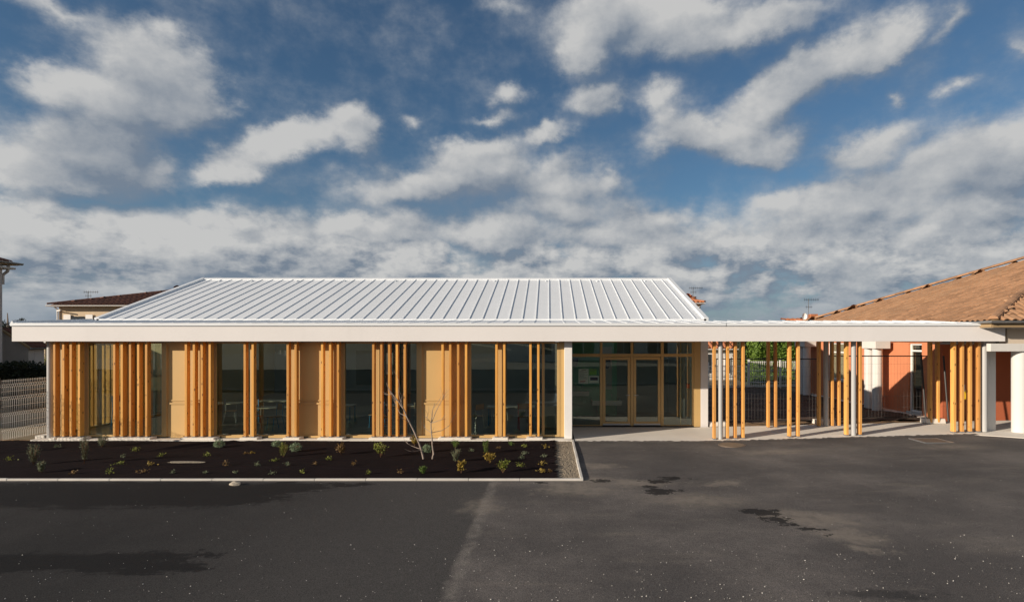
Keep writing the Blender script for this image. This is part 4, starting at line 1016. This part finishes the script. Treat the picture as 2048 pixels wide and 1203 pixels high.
for a in [
 ('tall bushy sage green shrub at the far left end of the bed', 67, 927, 882, 24, 'sage', 'upright'),
 ('thin grey shrub near the kerb just right of the tall leftmost shrub', 83, 942, 918, 11, 'sage', 'upright'),
 ('tall narrow sage shrub with reddish stems below the left fins', 169, 926, 868, 18, 'sage', 'upright'),
 ('soft grey green shrub against the slab left of the five-fin group', 204, 892, 866, 22, 'sage', 'upright'),
 ('round grey green cushion right below the four-fin group', 438, 892, 876, 20, 'grey_green', 'round'),
 ('round grey green cushion tucked behind the yellow-tipped shrub', 553, 891, 879, 17, 'grey_green', 'round'),
 ('upright yellow-tipped spiky shrub between two grey cushions', 566, 911, 881, 21, 'lime', 'spiky'),
 ('round grey green cushion right of the yellow-tipped shrub', 591, 901, 884, 20, 'grey_green', 'round'),
 ('spindly rusty shrub below the three-fin group', 683, 906, 882, 22, 'rust', 'spindly'),
 ('spindly lime leaved shrub below the middle five fins', 761, 912, 881, 30, 'lime', 'spindly'),
 ('amber leaved shrub against the slab behind the leaning sapling', 829, 891, 870, 22, 'amber', 'spindly'),
 ('round grey green cushion between the two bare saplings', 854, 902, 887, 17, 'grey_green', 'round'),
 ('dark green feathery shrub close to the kerb left of the saplings base', 845, 943, 928, 14, 'green', 'spiky'),
 ('bright green shrub against the slab below the third panel', 911, 893, 876, 18, 'green', 'spiky'),
 ('sage green fan-shaped shrub in front of the bright green one', 911, 921, 893, 21, 'sage', 'upright'),
 ('amber orange shrub near the kerb right of the saplings', 922, 942, 916, 20, 'amber', 'spindly'),
 ('bright green upright shrub below the right paired fins', 972, 904, 877, 14, 'green', 'spiky'),
 ('wide amber shrub in front of the bright green upright one', 979, 923, 901, 24, 'amber', 'spindly'),
 ('amber and lime shrub nearest the kerb on the right', 1006, 942, 916, 22, 'lime', 'spindly'),
]: shrub('shrub', a[0], *a[1:], group=G1)
G2 = 'small low plants scattered over the membrane'
tufts = [(19, 916, 20, 9, 'lime'), (112, 892, 10, 8, 'sage'), (269, 899, 18, 9, 'lime'), (323, 909, 14, 9, 'lime'), (246, 912, 11, 6, 'sage'), (242, 925, 26, 5, 'lime'), (300, 927, 18, 9, 'amber'),
 (218, 943, 16, 14, 'lime'), (147, 943, 14, 8, 'rust'), (285, 941, 22, 7, 'rust'), (346, 943, 8, 8, 'sage'), (414, 909, 14, 8, 'lime'), (504, 904, 8, 4, 'amber'), (491, 905, 9, 3, 'rust'), (452, 927, 14, 12, 'rust'),
 (547, 919, 20, 5, 'lime'), (514, 928, 8, 8, 'sage'), (575, 928, 10, 8, 'sage'), (658, 917, 14, 7, 'lime'), (631, 927, 9, 8, 'rust'), (707, 927, 10, 9, 'rust'), (410, 943, 11, 5, 'sage'), (471, 943, 9, 5, 'sage'), (545, 944, 14, 6, 'sage'), (604, 942, 9, 7, 'lime'),
 (738, 945, 7, 11, 'lime'), (754, 891, 20, 10, 'lime'), (801, 943, 9, 9, 'rust'), (1022, 887, 12, 10, 'green'), (1050, 890, 11, 6, 'lime'), (1090, 895, 14, 10, 'amber'), (943, 899, 10, 6, 'sage'), (996, 893, 8, 4, 'rust'), (1043, 914, 10, 9, 'sage'),
 (1041, 931, 20, 10, 'lime'), (1084, 926, 18, 9, 'amber'), (1084, 942, 18, 11, 'amber'), (1099, 941, 9, 6, 'rust'), (1088, 910, 12, 7, 'sage'), (1050, 905, 14, 7, 'sage')]
words_h = {'lime': 'yellow green', 'sage': 'dull grey green', 'amber': 'amber', 'rust': 'brownish', 'green': 'fresh green'}
marks = [(60, 'at the far left end'), (135, 'below the left fin trio'), (205, 'left of the five-fin group'), (265, 'below the five-fin group'), (345, 'below the first beige panel'), (425, 'below the four-fin group'), (497, 'below the paired fins by the first panel'),
         (560, 'left of the second beige panel'), (640, 'below the second beige panel'), (715, 'right of the three-fin group'), (775, 'left of the leaning sapling'), (830, 'at the leaning sapling'), (960, 'below the third beige panel'), (1010, 'below the right paired fins'), (1065, 'below the last fins'), (1200, 'by the gravel strip')]
seen = {}
for (px, py, w, h, lf) in tufts:
    mk = next(t_ for q, t_ in marks if px < q); row = 'beside the slab' if py < 900 else 'in the middle row' if py < 932 else 'near the kerb'
    lb = f'small {words_h[lf]} plant {row} {mk}'
    k = seen.get(lb, 0); seen[lb] = k + 1
    if k: lb = lb.replace('small', 'second small')
    tuft(lb, px, py, w, h, lf, G2)
# bare saplings
def sapling(label, Y, stems):
    x0, z0 = X(stems[0][0][0][0], Y), .0
    o = thing('bare_sapling', (x0, Y, .03), label, 'tree', 'bare young trees in the bed')
    for i, (pts, r0, r1) in enumerate(stems):
        P = []; n = len(pts)
        for k, q in enumerate(pts):
            dy = (q[2] if len(q) > 2 else 0); yy = Y + dy
            P.append((X(q[0], yy), yy, max(Z(q[1], yy), .02)))
        # smooth a little by midpoints
        Q = []
        for a, c in zip(P, P[1:]):
            Q.append(a); Q.append(tuple((a[j] + c[j]) / 2 + (random.uniform(-.008, .008)) for j in range(3)))
        Q.append(P[-1]); rs = [r0 + (r1 - r0) * k / (len(Q) - 1) for k in range(len(Q))]
        b = MB().tube(Q, rs, 6)
        for _ in range(5 if i == 0 else 3):
            k = random.randint(len(Q) // 2, len(Q) - 1); q = Vector(Q[k]); dr = (Vector(Q[k]) - Vector(Q[k - 1])).normalized()
            dr = (dr + Vector((random.uniform(-.9, .9), random.uniform(-.9, .9), random.uniform(-.1, .5)))).normalized(); ln = random.uniform(.08, .22)
            b.tube([q, q + dr * ln * .5 + Vector((0, 0, .01)), q + dr * ln + Vector((0, 0, .03))], [.0035, .0025, .0015], 4)
        b.build('trunk' if i == 0 else 'branch', M['bark'], o, smooth=True)
sapling('bare pale sapling leaning left over the dark bed', 13.05, [
 ([(847, 917), (842, 897), (834.5, 877), (824.5, 854.5), (813, 832), (807, 817), (797, 802), (784.6, 787), (777, 776), (773, 765)], .026, .006),
 ([(813, 832), (800, 826, .1), (793, 813, .15), (789, 800, .2)], .008, .003), ([(808, 820), (801, 800, -.1), (797, 783, -.1), (798.5, 770, -.12), (796, 757, -.12)], .010, .003),
 ([(798, 803), (789, 797, .08), (783, 789, .1)], .006, .003), ([(842, 899), (832, 901, -.1), (823, 902, -.15)], .007, .003), ([(842, 897), (829, 893, .2), (816, 887, .25), (809, 880, .3)], .007, .003), ([(802, 809), (803, 797, .1), (806, 790, .12)], .006, .002), ([(784, 787), (778, 789, .1)], .005, .002), ([(820, 846), (808, 838, -.2), (796, 828, -.25)], .006, .002)])
sapling('bare pale upright sapling standing before the third beige panel', 13.0, [
 ([(865, 917), (867, 907), (864.5, 889), (863, 865), (862, 845), (865, 820), (869, 807)], .022, .005),
 ([(863, 865), (884, 860, .1), (899, 850, .15), (904, 839, .2)], .009, .003), ([(862, 845), (874, 841.5, -.1), (892, 837, -.15)], .008, .003), ([(863, 845), (872, 822, .1), (884, 800, .15), (892, 785, .18)], .009, .003),
 ([(862, 845), (854, 835, -.1), (858, 821, -.12)], .007, .003), ([(863, 866), (852, 857, .15), (849, 848, .2)], .006, .002), ([(866, 816), (873, 807, -.1), (878, 800, -.1)], .005, .002), ([(884, 800, .15), (886, 790, .1)], .004, .002), ([(856, 830), (852, 838, .1)], .004, .002)])
# conifer and leafy shrub at the left
def conifer():
    x, y = X(17, 52), 52; o = thing('dark_conifer', (x, y, 0), 'dark spreading conifer behind the roughcast house', 'tree')
    MB().tube([(x, y, 0), (x, y, 3), (x - .1, y, 5.2)], [.2, .14, .03], 7).build('trunk', M['bark'], o)
    b = MB(); pts = []; br = MB()
    for k in range(44):
        z = 1.6 + 3.2 * random.random(); a = random.uniform(0, 6.28); Lb = (6.6 - z) * .42 * random.uniform(.6, 1.2)
        e = Vector((x + Lb * math.cos(a), y + Lb * math.sin(a), z + .35 * Lb)); br.tube([(x, y, z - .3), e], [.03, .01], 4)
        for _ in range(90): pts.append(Vector((x, y, z - .2)).lerp(e, random.uniform(.25, 1.05)) + Vector((random.gauss(0, .1), random.gauss(0, .1), random.gauss(0, .09))))
    br.build('branches', M['twig'], o); leaf_cloud(b, pts, .22, aspect=.25); b.build('crown', L['pine'], o)
conifer()
def small_tree(x, y, h, r, label, lf):
    o = thing('leafy_bush', (x, y, 0), label, 'bush'); br = MB(); b = MB(); pts = []
    MB().tube([(x, y, 0), (x + .05, y, h * .5)], [.06, .04], 6).build('trunk', M['twig'], o)
    for k in range(16):
        a = random.uniform(0, 6.28); q = r * random.uniform(.5, 1); e = Vector((x + q * math.cos(a), y + q * math.sin(a), h * random.uniform(.45, 1)))
        br.tube([(x, y, h * .35), e], [.02, .006], 4)
        for _ in range(40): pts.append(Vector((x, y, h * .4)).lerp(e, random.uniform(.4, 1.05)) + Vector((random.gauss(0, .12), random.gauss(0, .12), random.gauss(0, .12))))
    br.build('branches', M['twig'], o); leaf_cloud(b, pts, .13, aspect=.5); b.build('crown', L[lf], o)
small_tree(X(86, 29), 29, 2.7, .9, 'yellowing leafy bush between the hedge and the corner column', 'lime')
small_tree(X(72, 33), 33, 2.0, .6, 'dull green bush standing before the small white house', 'sage')

# ------------------------------------------------------------------ furniture inside (seen through the panes)
def legs(parent, x0, x1, y0, y1, z, m, r=.014):
    for x in (x0, x1):
        for y in (y0, y1): MB().tube([(x, y, .063), (x, y, z)], r, 6).build('leg', m, parent)
def table(x, y, label, m, w=1.2, d=.6, h=.62):
    o = thing('classroom_table', (x, y, .062), label, 'table', 'classroom tables')
    part('table_top', M['table_top'], o, [(x - w / 2, x + w / 2, y - d / 2, y + d / 2, h, h + .025)], bevel=.006)
    legs(o, x - w / 2 + .06, x + w / 2 - .06, y - d / 2 + .06, y + d / 2 - .06, h, m, .02)
def chair(x, y, rz, label, m, h=.38, sm=None):
    o = thing('classroom_chair', (x, y, .062), label, 'chair', 'classroom chairs'); sm = sm or M['chair_wood']
    c, s = math.cos(rz), math.sin(rz)
    def T(p): return (x + p[0] * c - p[1] * s, y + p[0] * s + p[1] * c, p[2] + .062)
    def bx(name, a, mm):
        b = MB().box(*a); b.v = [T(p) for p in b.v]; b.build(name, mm, o, bevel=.006)
    bx('seat', (-.18, .18, -.18, .17, h, h + .02), sm); bx('backrest', (-.18, .18, .17, .19, h + .2, h + .38), sm)
    for sx in (-.16, .16):
        MB().tube([T((sx, -.16, 0)), T((sx, -.12, h))], .012, 6).build('leg', m, o)
        MB().tube([T((sx, .22, 0)), T((sx, .14, h)), T((sx, .165, h + .38))], .012, 6).build('leg', m, o)
table(-8.55, 18.0, 'pale table with steel legs left of the first paired fins', M['chrome'], 1.3)
table(-7.0, 18.6, 'pale table with blue legs between the first panel and second panel', M['blue'], 1.4)
table(-1.2, 18.2, 'pale table with blue front legs behind the right paired fins', M['blue'], 1.5)
table(-.2, 19.4, 'low grey table deepest inside the right hand glazing', M['chrome'], 1.2)
table(-4.7, 18.6, 'pale table behind the middle five fins', M['blue'], 1.4)
table(-10.9, 19.2, 'pale table deep behind the five-fin group', M['chrome'], 1.3)
table(-9.3, 20.0, 'long table at the back of the room behind the four-fin group', M['chrome'], 1.6)
CH = [(-12.9, 17.35, 1.2, 'high chair with blue legs in the glazed left corner', 'blue', .62, None), (-10.6, 17.6, .4, 'wooden chair with blue legs left of the first beige panel', 'blue', .38, None),
 (-8.9, 17.3, 2.6, 'red chair behind the glazing right of the four-fin group', 'red', .38, 'red'), (-8.2, 17.2, -.6, 'blue framed chair beside the first paired fins', 'blue', .38, None), (-7.3, 17.6, 2.9, 'blue framed chair pushed to the table before the second panel', 'blue', .38, None),
 (-6.75, 17.4, .4, 'red chair left of the second beige panel', 'red', .38, 'red'), (-5.3, 17.7, -.3, 'wooden chair with blue legs left of the middle five fins', 'blue', .38, None), (-5.0, 17.2, 2.7, 'low chair with blue legs right of the three-fin group', 'blue', .36, None),
 (-3.9, 17.6, .5, 'wooden chair just left of the third beige panel', 'chrome', .38, None), (-2.2, 17.2, -2.2, 'pale steel framed chair behind the glazing right of the third panel', 'chrome', .40, None), (-.75, 17.25, .15, 'red framed chair with wooden seat right of the paired fins', 'red', .38, None),
 (-10.3, 18.6, 2.0, 'dark wooden chair deeper behind the five-fin group', 'chrome', .38, None), (-9.5, 18.4, .3, 'wooden chair at the table behind the four-fin group', 'blue', .38, None), (-1.6, 19.2, 1.0, 'wooden chair at the far side of the right table', 'chrome', .38, None)]
for (x, y, rz, lb, m, h, sm) in CH: chair(x, y, rz, lb, M[m], h, M[sm] if sm else None)
part('slanted_board', M['wall_in'], None, [(-.30, .42, 17.6, 17.64, .065, .72)], label='grey board standing inside the last pane before the white pier', cat='board')
part('display_screen', mat('dull_teal_board', (.10, .15, .14), .5), None, [(X(712, 21), X(744, 21), 21, 21.05, 1.1, 2.35)], label='tall grey green board standing behind the middle glazing', cat='board')
# hall fittings
def basin(x0, x1, y, zt, label):
    o = thing('wash_trough', ((x0 + x1) / 2, y, zt - .3), label, 'washbasin', 'wash troughs on the green wall')
    part('trough', M['white'], o, [(x0, x1, y, 20.39, zt - .16, zt - .13), (x0, x1, y, y + .03, zt - .129, zt), (x0, x0 + .03, y + .031, 20.39, zt - .129, zt), (x1 - .03, x1, y + .031, 20.39, zt - .129, zt)], bevel=.008)
    part('cupboard', mat('green_laminate', (.07, .26, .12), .4), o, [(x0 + .18, x1 - .22, y + .1, 20.39, zt - .45, zt - .162)], bevel=.006)
    for k in (.3, .7):
        xx = x0 + (x1 - x0) * k; MB().tube([(xx, 20.38, zt + .16), (xx, 20.2, zt + .18), (xx, 20.17, zt + .1)], .014, 6).build('tap', M['chrome'], o)
basin(.66, X(1178, 20), 19.9, Z(782, 19.9), 'upper white wash trough on the green wall left of the entrance doors')
basin(X(1184, 19.9), X(1243, 19.9), 19.75, Z(801, 19.75), 'lower white wash trough behind the left entrance door')
def dispenser(px, py, label):
    x, z = X(px, 20.3), Z(py, 20.3)
    o = MB().prism([(-.11, .12), (.11, .12), (.11, -.02), (.06, -.16), (0, -.19), (-.06, -.16), (-.11, -.02)], 'y', 20.24, 20.39); o.v = [(a + x, b_, c + z) for a, b_, c in o.v]
    o.build('towel_dispenser', M['blue_plastic'], label=label, cat='dispenser', group='towel dispensers on the green wall', bevel=.01)
dispenser(1150, 723, 'dark blue towel dispenser beside the white pier'); dispenser(1214, 726, 'dark blue towel dispenser behind the left door')
part('grey_backboard', M['hall_wall'], None, [(X(1205, 20.38), X(1224, 20.38), 20.37, 20.395, 1.0, 2.5)], label='pale vertical panel on the green wall behind the left door', cat='panel')
ra = thing('radiator', (4.38, 19.0, .25), 'white panel radiator on the hall wall at the right pane', 'radiator')
b = MB(); yy = 18.7
for k in range(9): b.box(4.36, 4.42, yy + k * .07, yy + k * .07 + .05, .22, .82)
b.build('radiator_fins', M['white'], ra); part('radiator_rail', M['white'], ra, [(4.37, 4.41, 18.68, 19.34, .24, .27), (4.37, 4.41, 18.68, 19.34, .76, .79)])
part('extinguisher', M['red'], None, [(4.34, 4.43, 18.12, 18.2, 1.22, 1.36)], label='small red alarm box on the hall wall at the right', cat='alarm box', bevel=.01)
MB().tube([(X(1361, 18.05) + .02, 18.12, .063), (X(1361, 18.05) + .02, 18.12, 2.71)], .018, 8).build('hall_pole', M['gold'], label='slim pale pole inside the right hall pane', cat='pole')
# notices on the left sidelight
def notice(p0, p1, q0, q1, label, m, lines):
    y = YD + .058; x0, x1, z1, z0 = X(p0, y), X(p1, y), Z(q0, y), Z(q1, y)
    o = thing('paper_notice', ((x0 + x1) / 2, y, z0), label, 'notice', 'paper notices taped inside the glass')
    part('sheet', m, o, [(x0, x1, y, y + .002, z0, z1)])
    for (a, c, d, e, mm) in lines:
        part('print', M[mm], o, [(x0 + (x1 - x0) * a, x0 + (x1 - x0) * c, y - .0015, y - .0005, z1 - (z1 - z0) * e, z1 - (z1 - z0) * d)])
notice(1157, 1177, 737, 766.5, 'tall white notice with lines of grey print on the sidelight', M['paper'],
       [(.3, .75, .05, .09, 'ink'), (.08, .5, .16, .18, 'ink'), (.08, .85, .23, .25, 'ink'), (.08, .6, .32, .34, 'ink'), (.08, .9, .40, .42, 'ink'), (.08, .55, .49, .51, 'ink'), (.08, .8, .57, .59, 'ink'), (.08, .9, .66, .68, 'ink'), (.15, .7, .80, .84, 'ink_red'), (.15, .6, .89, .92, 'ink_red')])
notice(1179, 1193.5, 737, 749, 'small green paper above the white framed card', M['paper_green'], [(.1, .9, .15, .22, 'ink'), (.1, .7, .4, .45, 'ink')])
notice(1178, 1198, 751, 765.5, 'white card with a blue and red picture on the sidelight', M['paper'], [(.12, .88, .18, .62, 'blue_plastic'), (.2, .8, .35, .5, 'ink_red'), (.55, .85, .55, .62, 'ink_red')])

# ------------------------------------------------------------------ small things on the ground
def rock(x, y, z, rx, ry, rz_, seed, name, m, **kw):
    rr = random.Random(seed); bm = bmesh.new(); bmesh.ops.create_icosphere(bm, subdivisions=2, radius=1)
    b = MB()
    for v in bm.verts:
        k = 1 + rr.uniform(-.18, .18); b.v.append((x + v.co.x * rx * k, y + v.co.y * ry * k, z + max(v.co.z, -.25) * rz_ * k))
    b.f = [tuple(v.index for v in f.verts) for f in bm.faces]; bm.free()
    return b.build(name, m, **kw)
def Yg(py, z=0.): return (H - z) * F / (py - HY)
y = Yg(969); rock(X(470, y), y, .01, .10, .06, .06, 3, 'loose_stone', M['stone'], label='broken tan stone lying on asphalt just outside the kerb', cat='stone')
y = Yg(921, .05); rock(X(372, y), y, .022, .42, .085, .022, 5, 'flat_stone', mat('dusty_flat_stone', (.30, .26, .20), .95, .6, 7, bump=.8, bscale=25), label='flat pale stone patch lying on the dark membrane', cat='stone')
def manhole(px, py, w, d, label, shape):
    Y = Yg(py, gz(X(px, 15))); x = X(px, Y); z = gz(x) + .012
    o = thing('manhole_cover', (x, Y, z), label, 'manhole cover', 'manhole covers by the concrete path')
    if shape == 'square':
        part('frame', M['zinc'], o, [(x - w, x + w, Y - d, Y - d + .05, z - .02, z + .006), (x - w, x + w, Y + d - .05, Y + d, z - .02, z + .006), (x - w, x - w + .05, Y - d + .05, Y + d - .05, z - .02, z + .006), (x + w - .05, x + w, Y - d + .05, Y + d - .05, z - .02, z + .006)])
        part('lid', M['iron'], o, [(x - w + .055, x + w - .055, Y - d + .055, Y + d - .055, z - .02, z + .002)])
    else:
        MB().cyl(x, Y, z - .02, z + .004, w, 28).build('lid', mat('rusty_lid', (.21, .155, .105), .8, .3, 9), o)
        b = MB().cyl(x, Y, z - .02, z + .001, w + .04, 28); b.build('frame', M['iron'], o)
manhole(1464, 889.5, .30, .3, 'round rusty manhole cover in front of the left posts', 'round')
manhole(1862, 880.5, .37, .34, 'square manhole cover with pale frame left of the four right posts', 'square')
# white grit on the asphalt
def grit():
    rr = random.Random(9); b = MB(); n = 0
    oct_ = [(1,0,0),(-1,0,0),(0,1,0),(0,-1,0),(0,0,1)]
    while n < 1500:
        y = 5.8 + 9.2 * rr.random() ** 3.0; x = rr.uniform(-.98, .92) * y
        if x < -1.3 and rr.random() < .55: continue
        if y > 11.1 and x < .8: continue
        s = rr.choice([.003, .0035, .004, .005, .007]) * rr.uniform(.7, 1.2) * (1.1 if y < 8 else .85); z = gz(x); i = len(b.v)
        b.v += [(x + a * s * rr.uniform(.7, 1.3), y + c * s * rr.uniform(.7, 1.3), z + d * s + .001) for a, c, d in oct_]
        b.f += [(i, i + 2, i + 4), (i + 2, i + 1, i + 4), (i + 1, i + 3, i + 4), (i + 3, i, i + 4)]; n += 1
    b.build('scattered_grit_pebbles', M['pebble'], kind='stuff', label='white grit scattered over the asphalt')
grit()
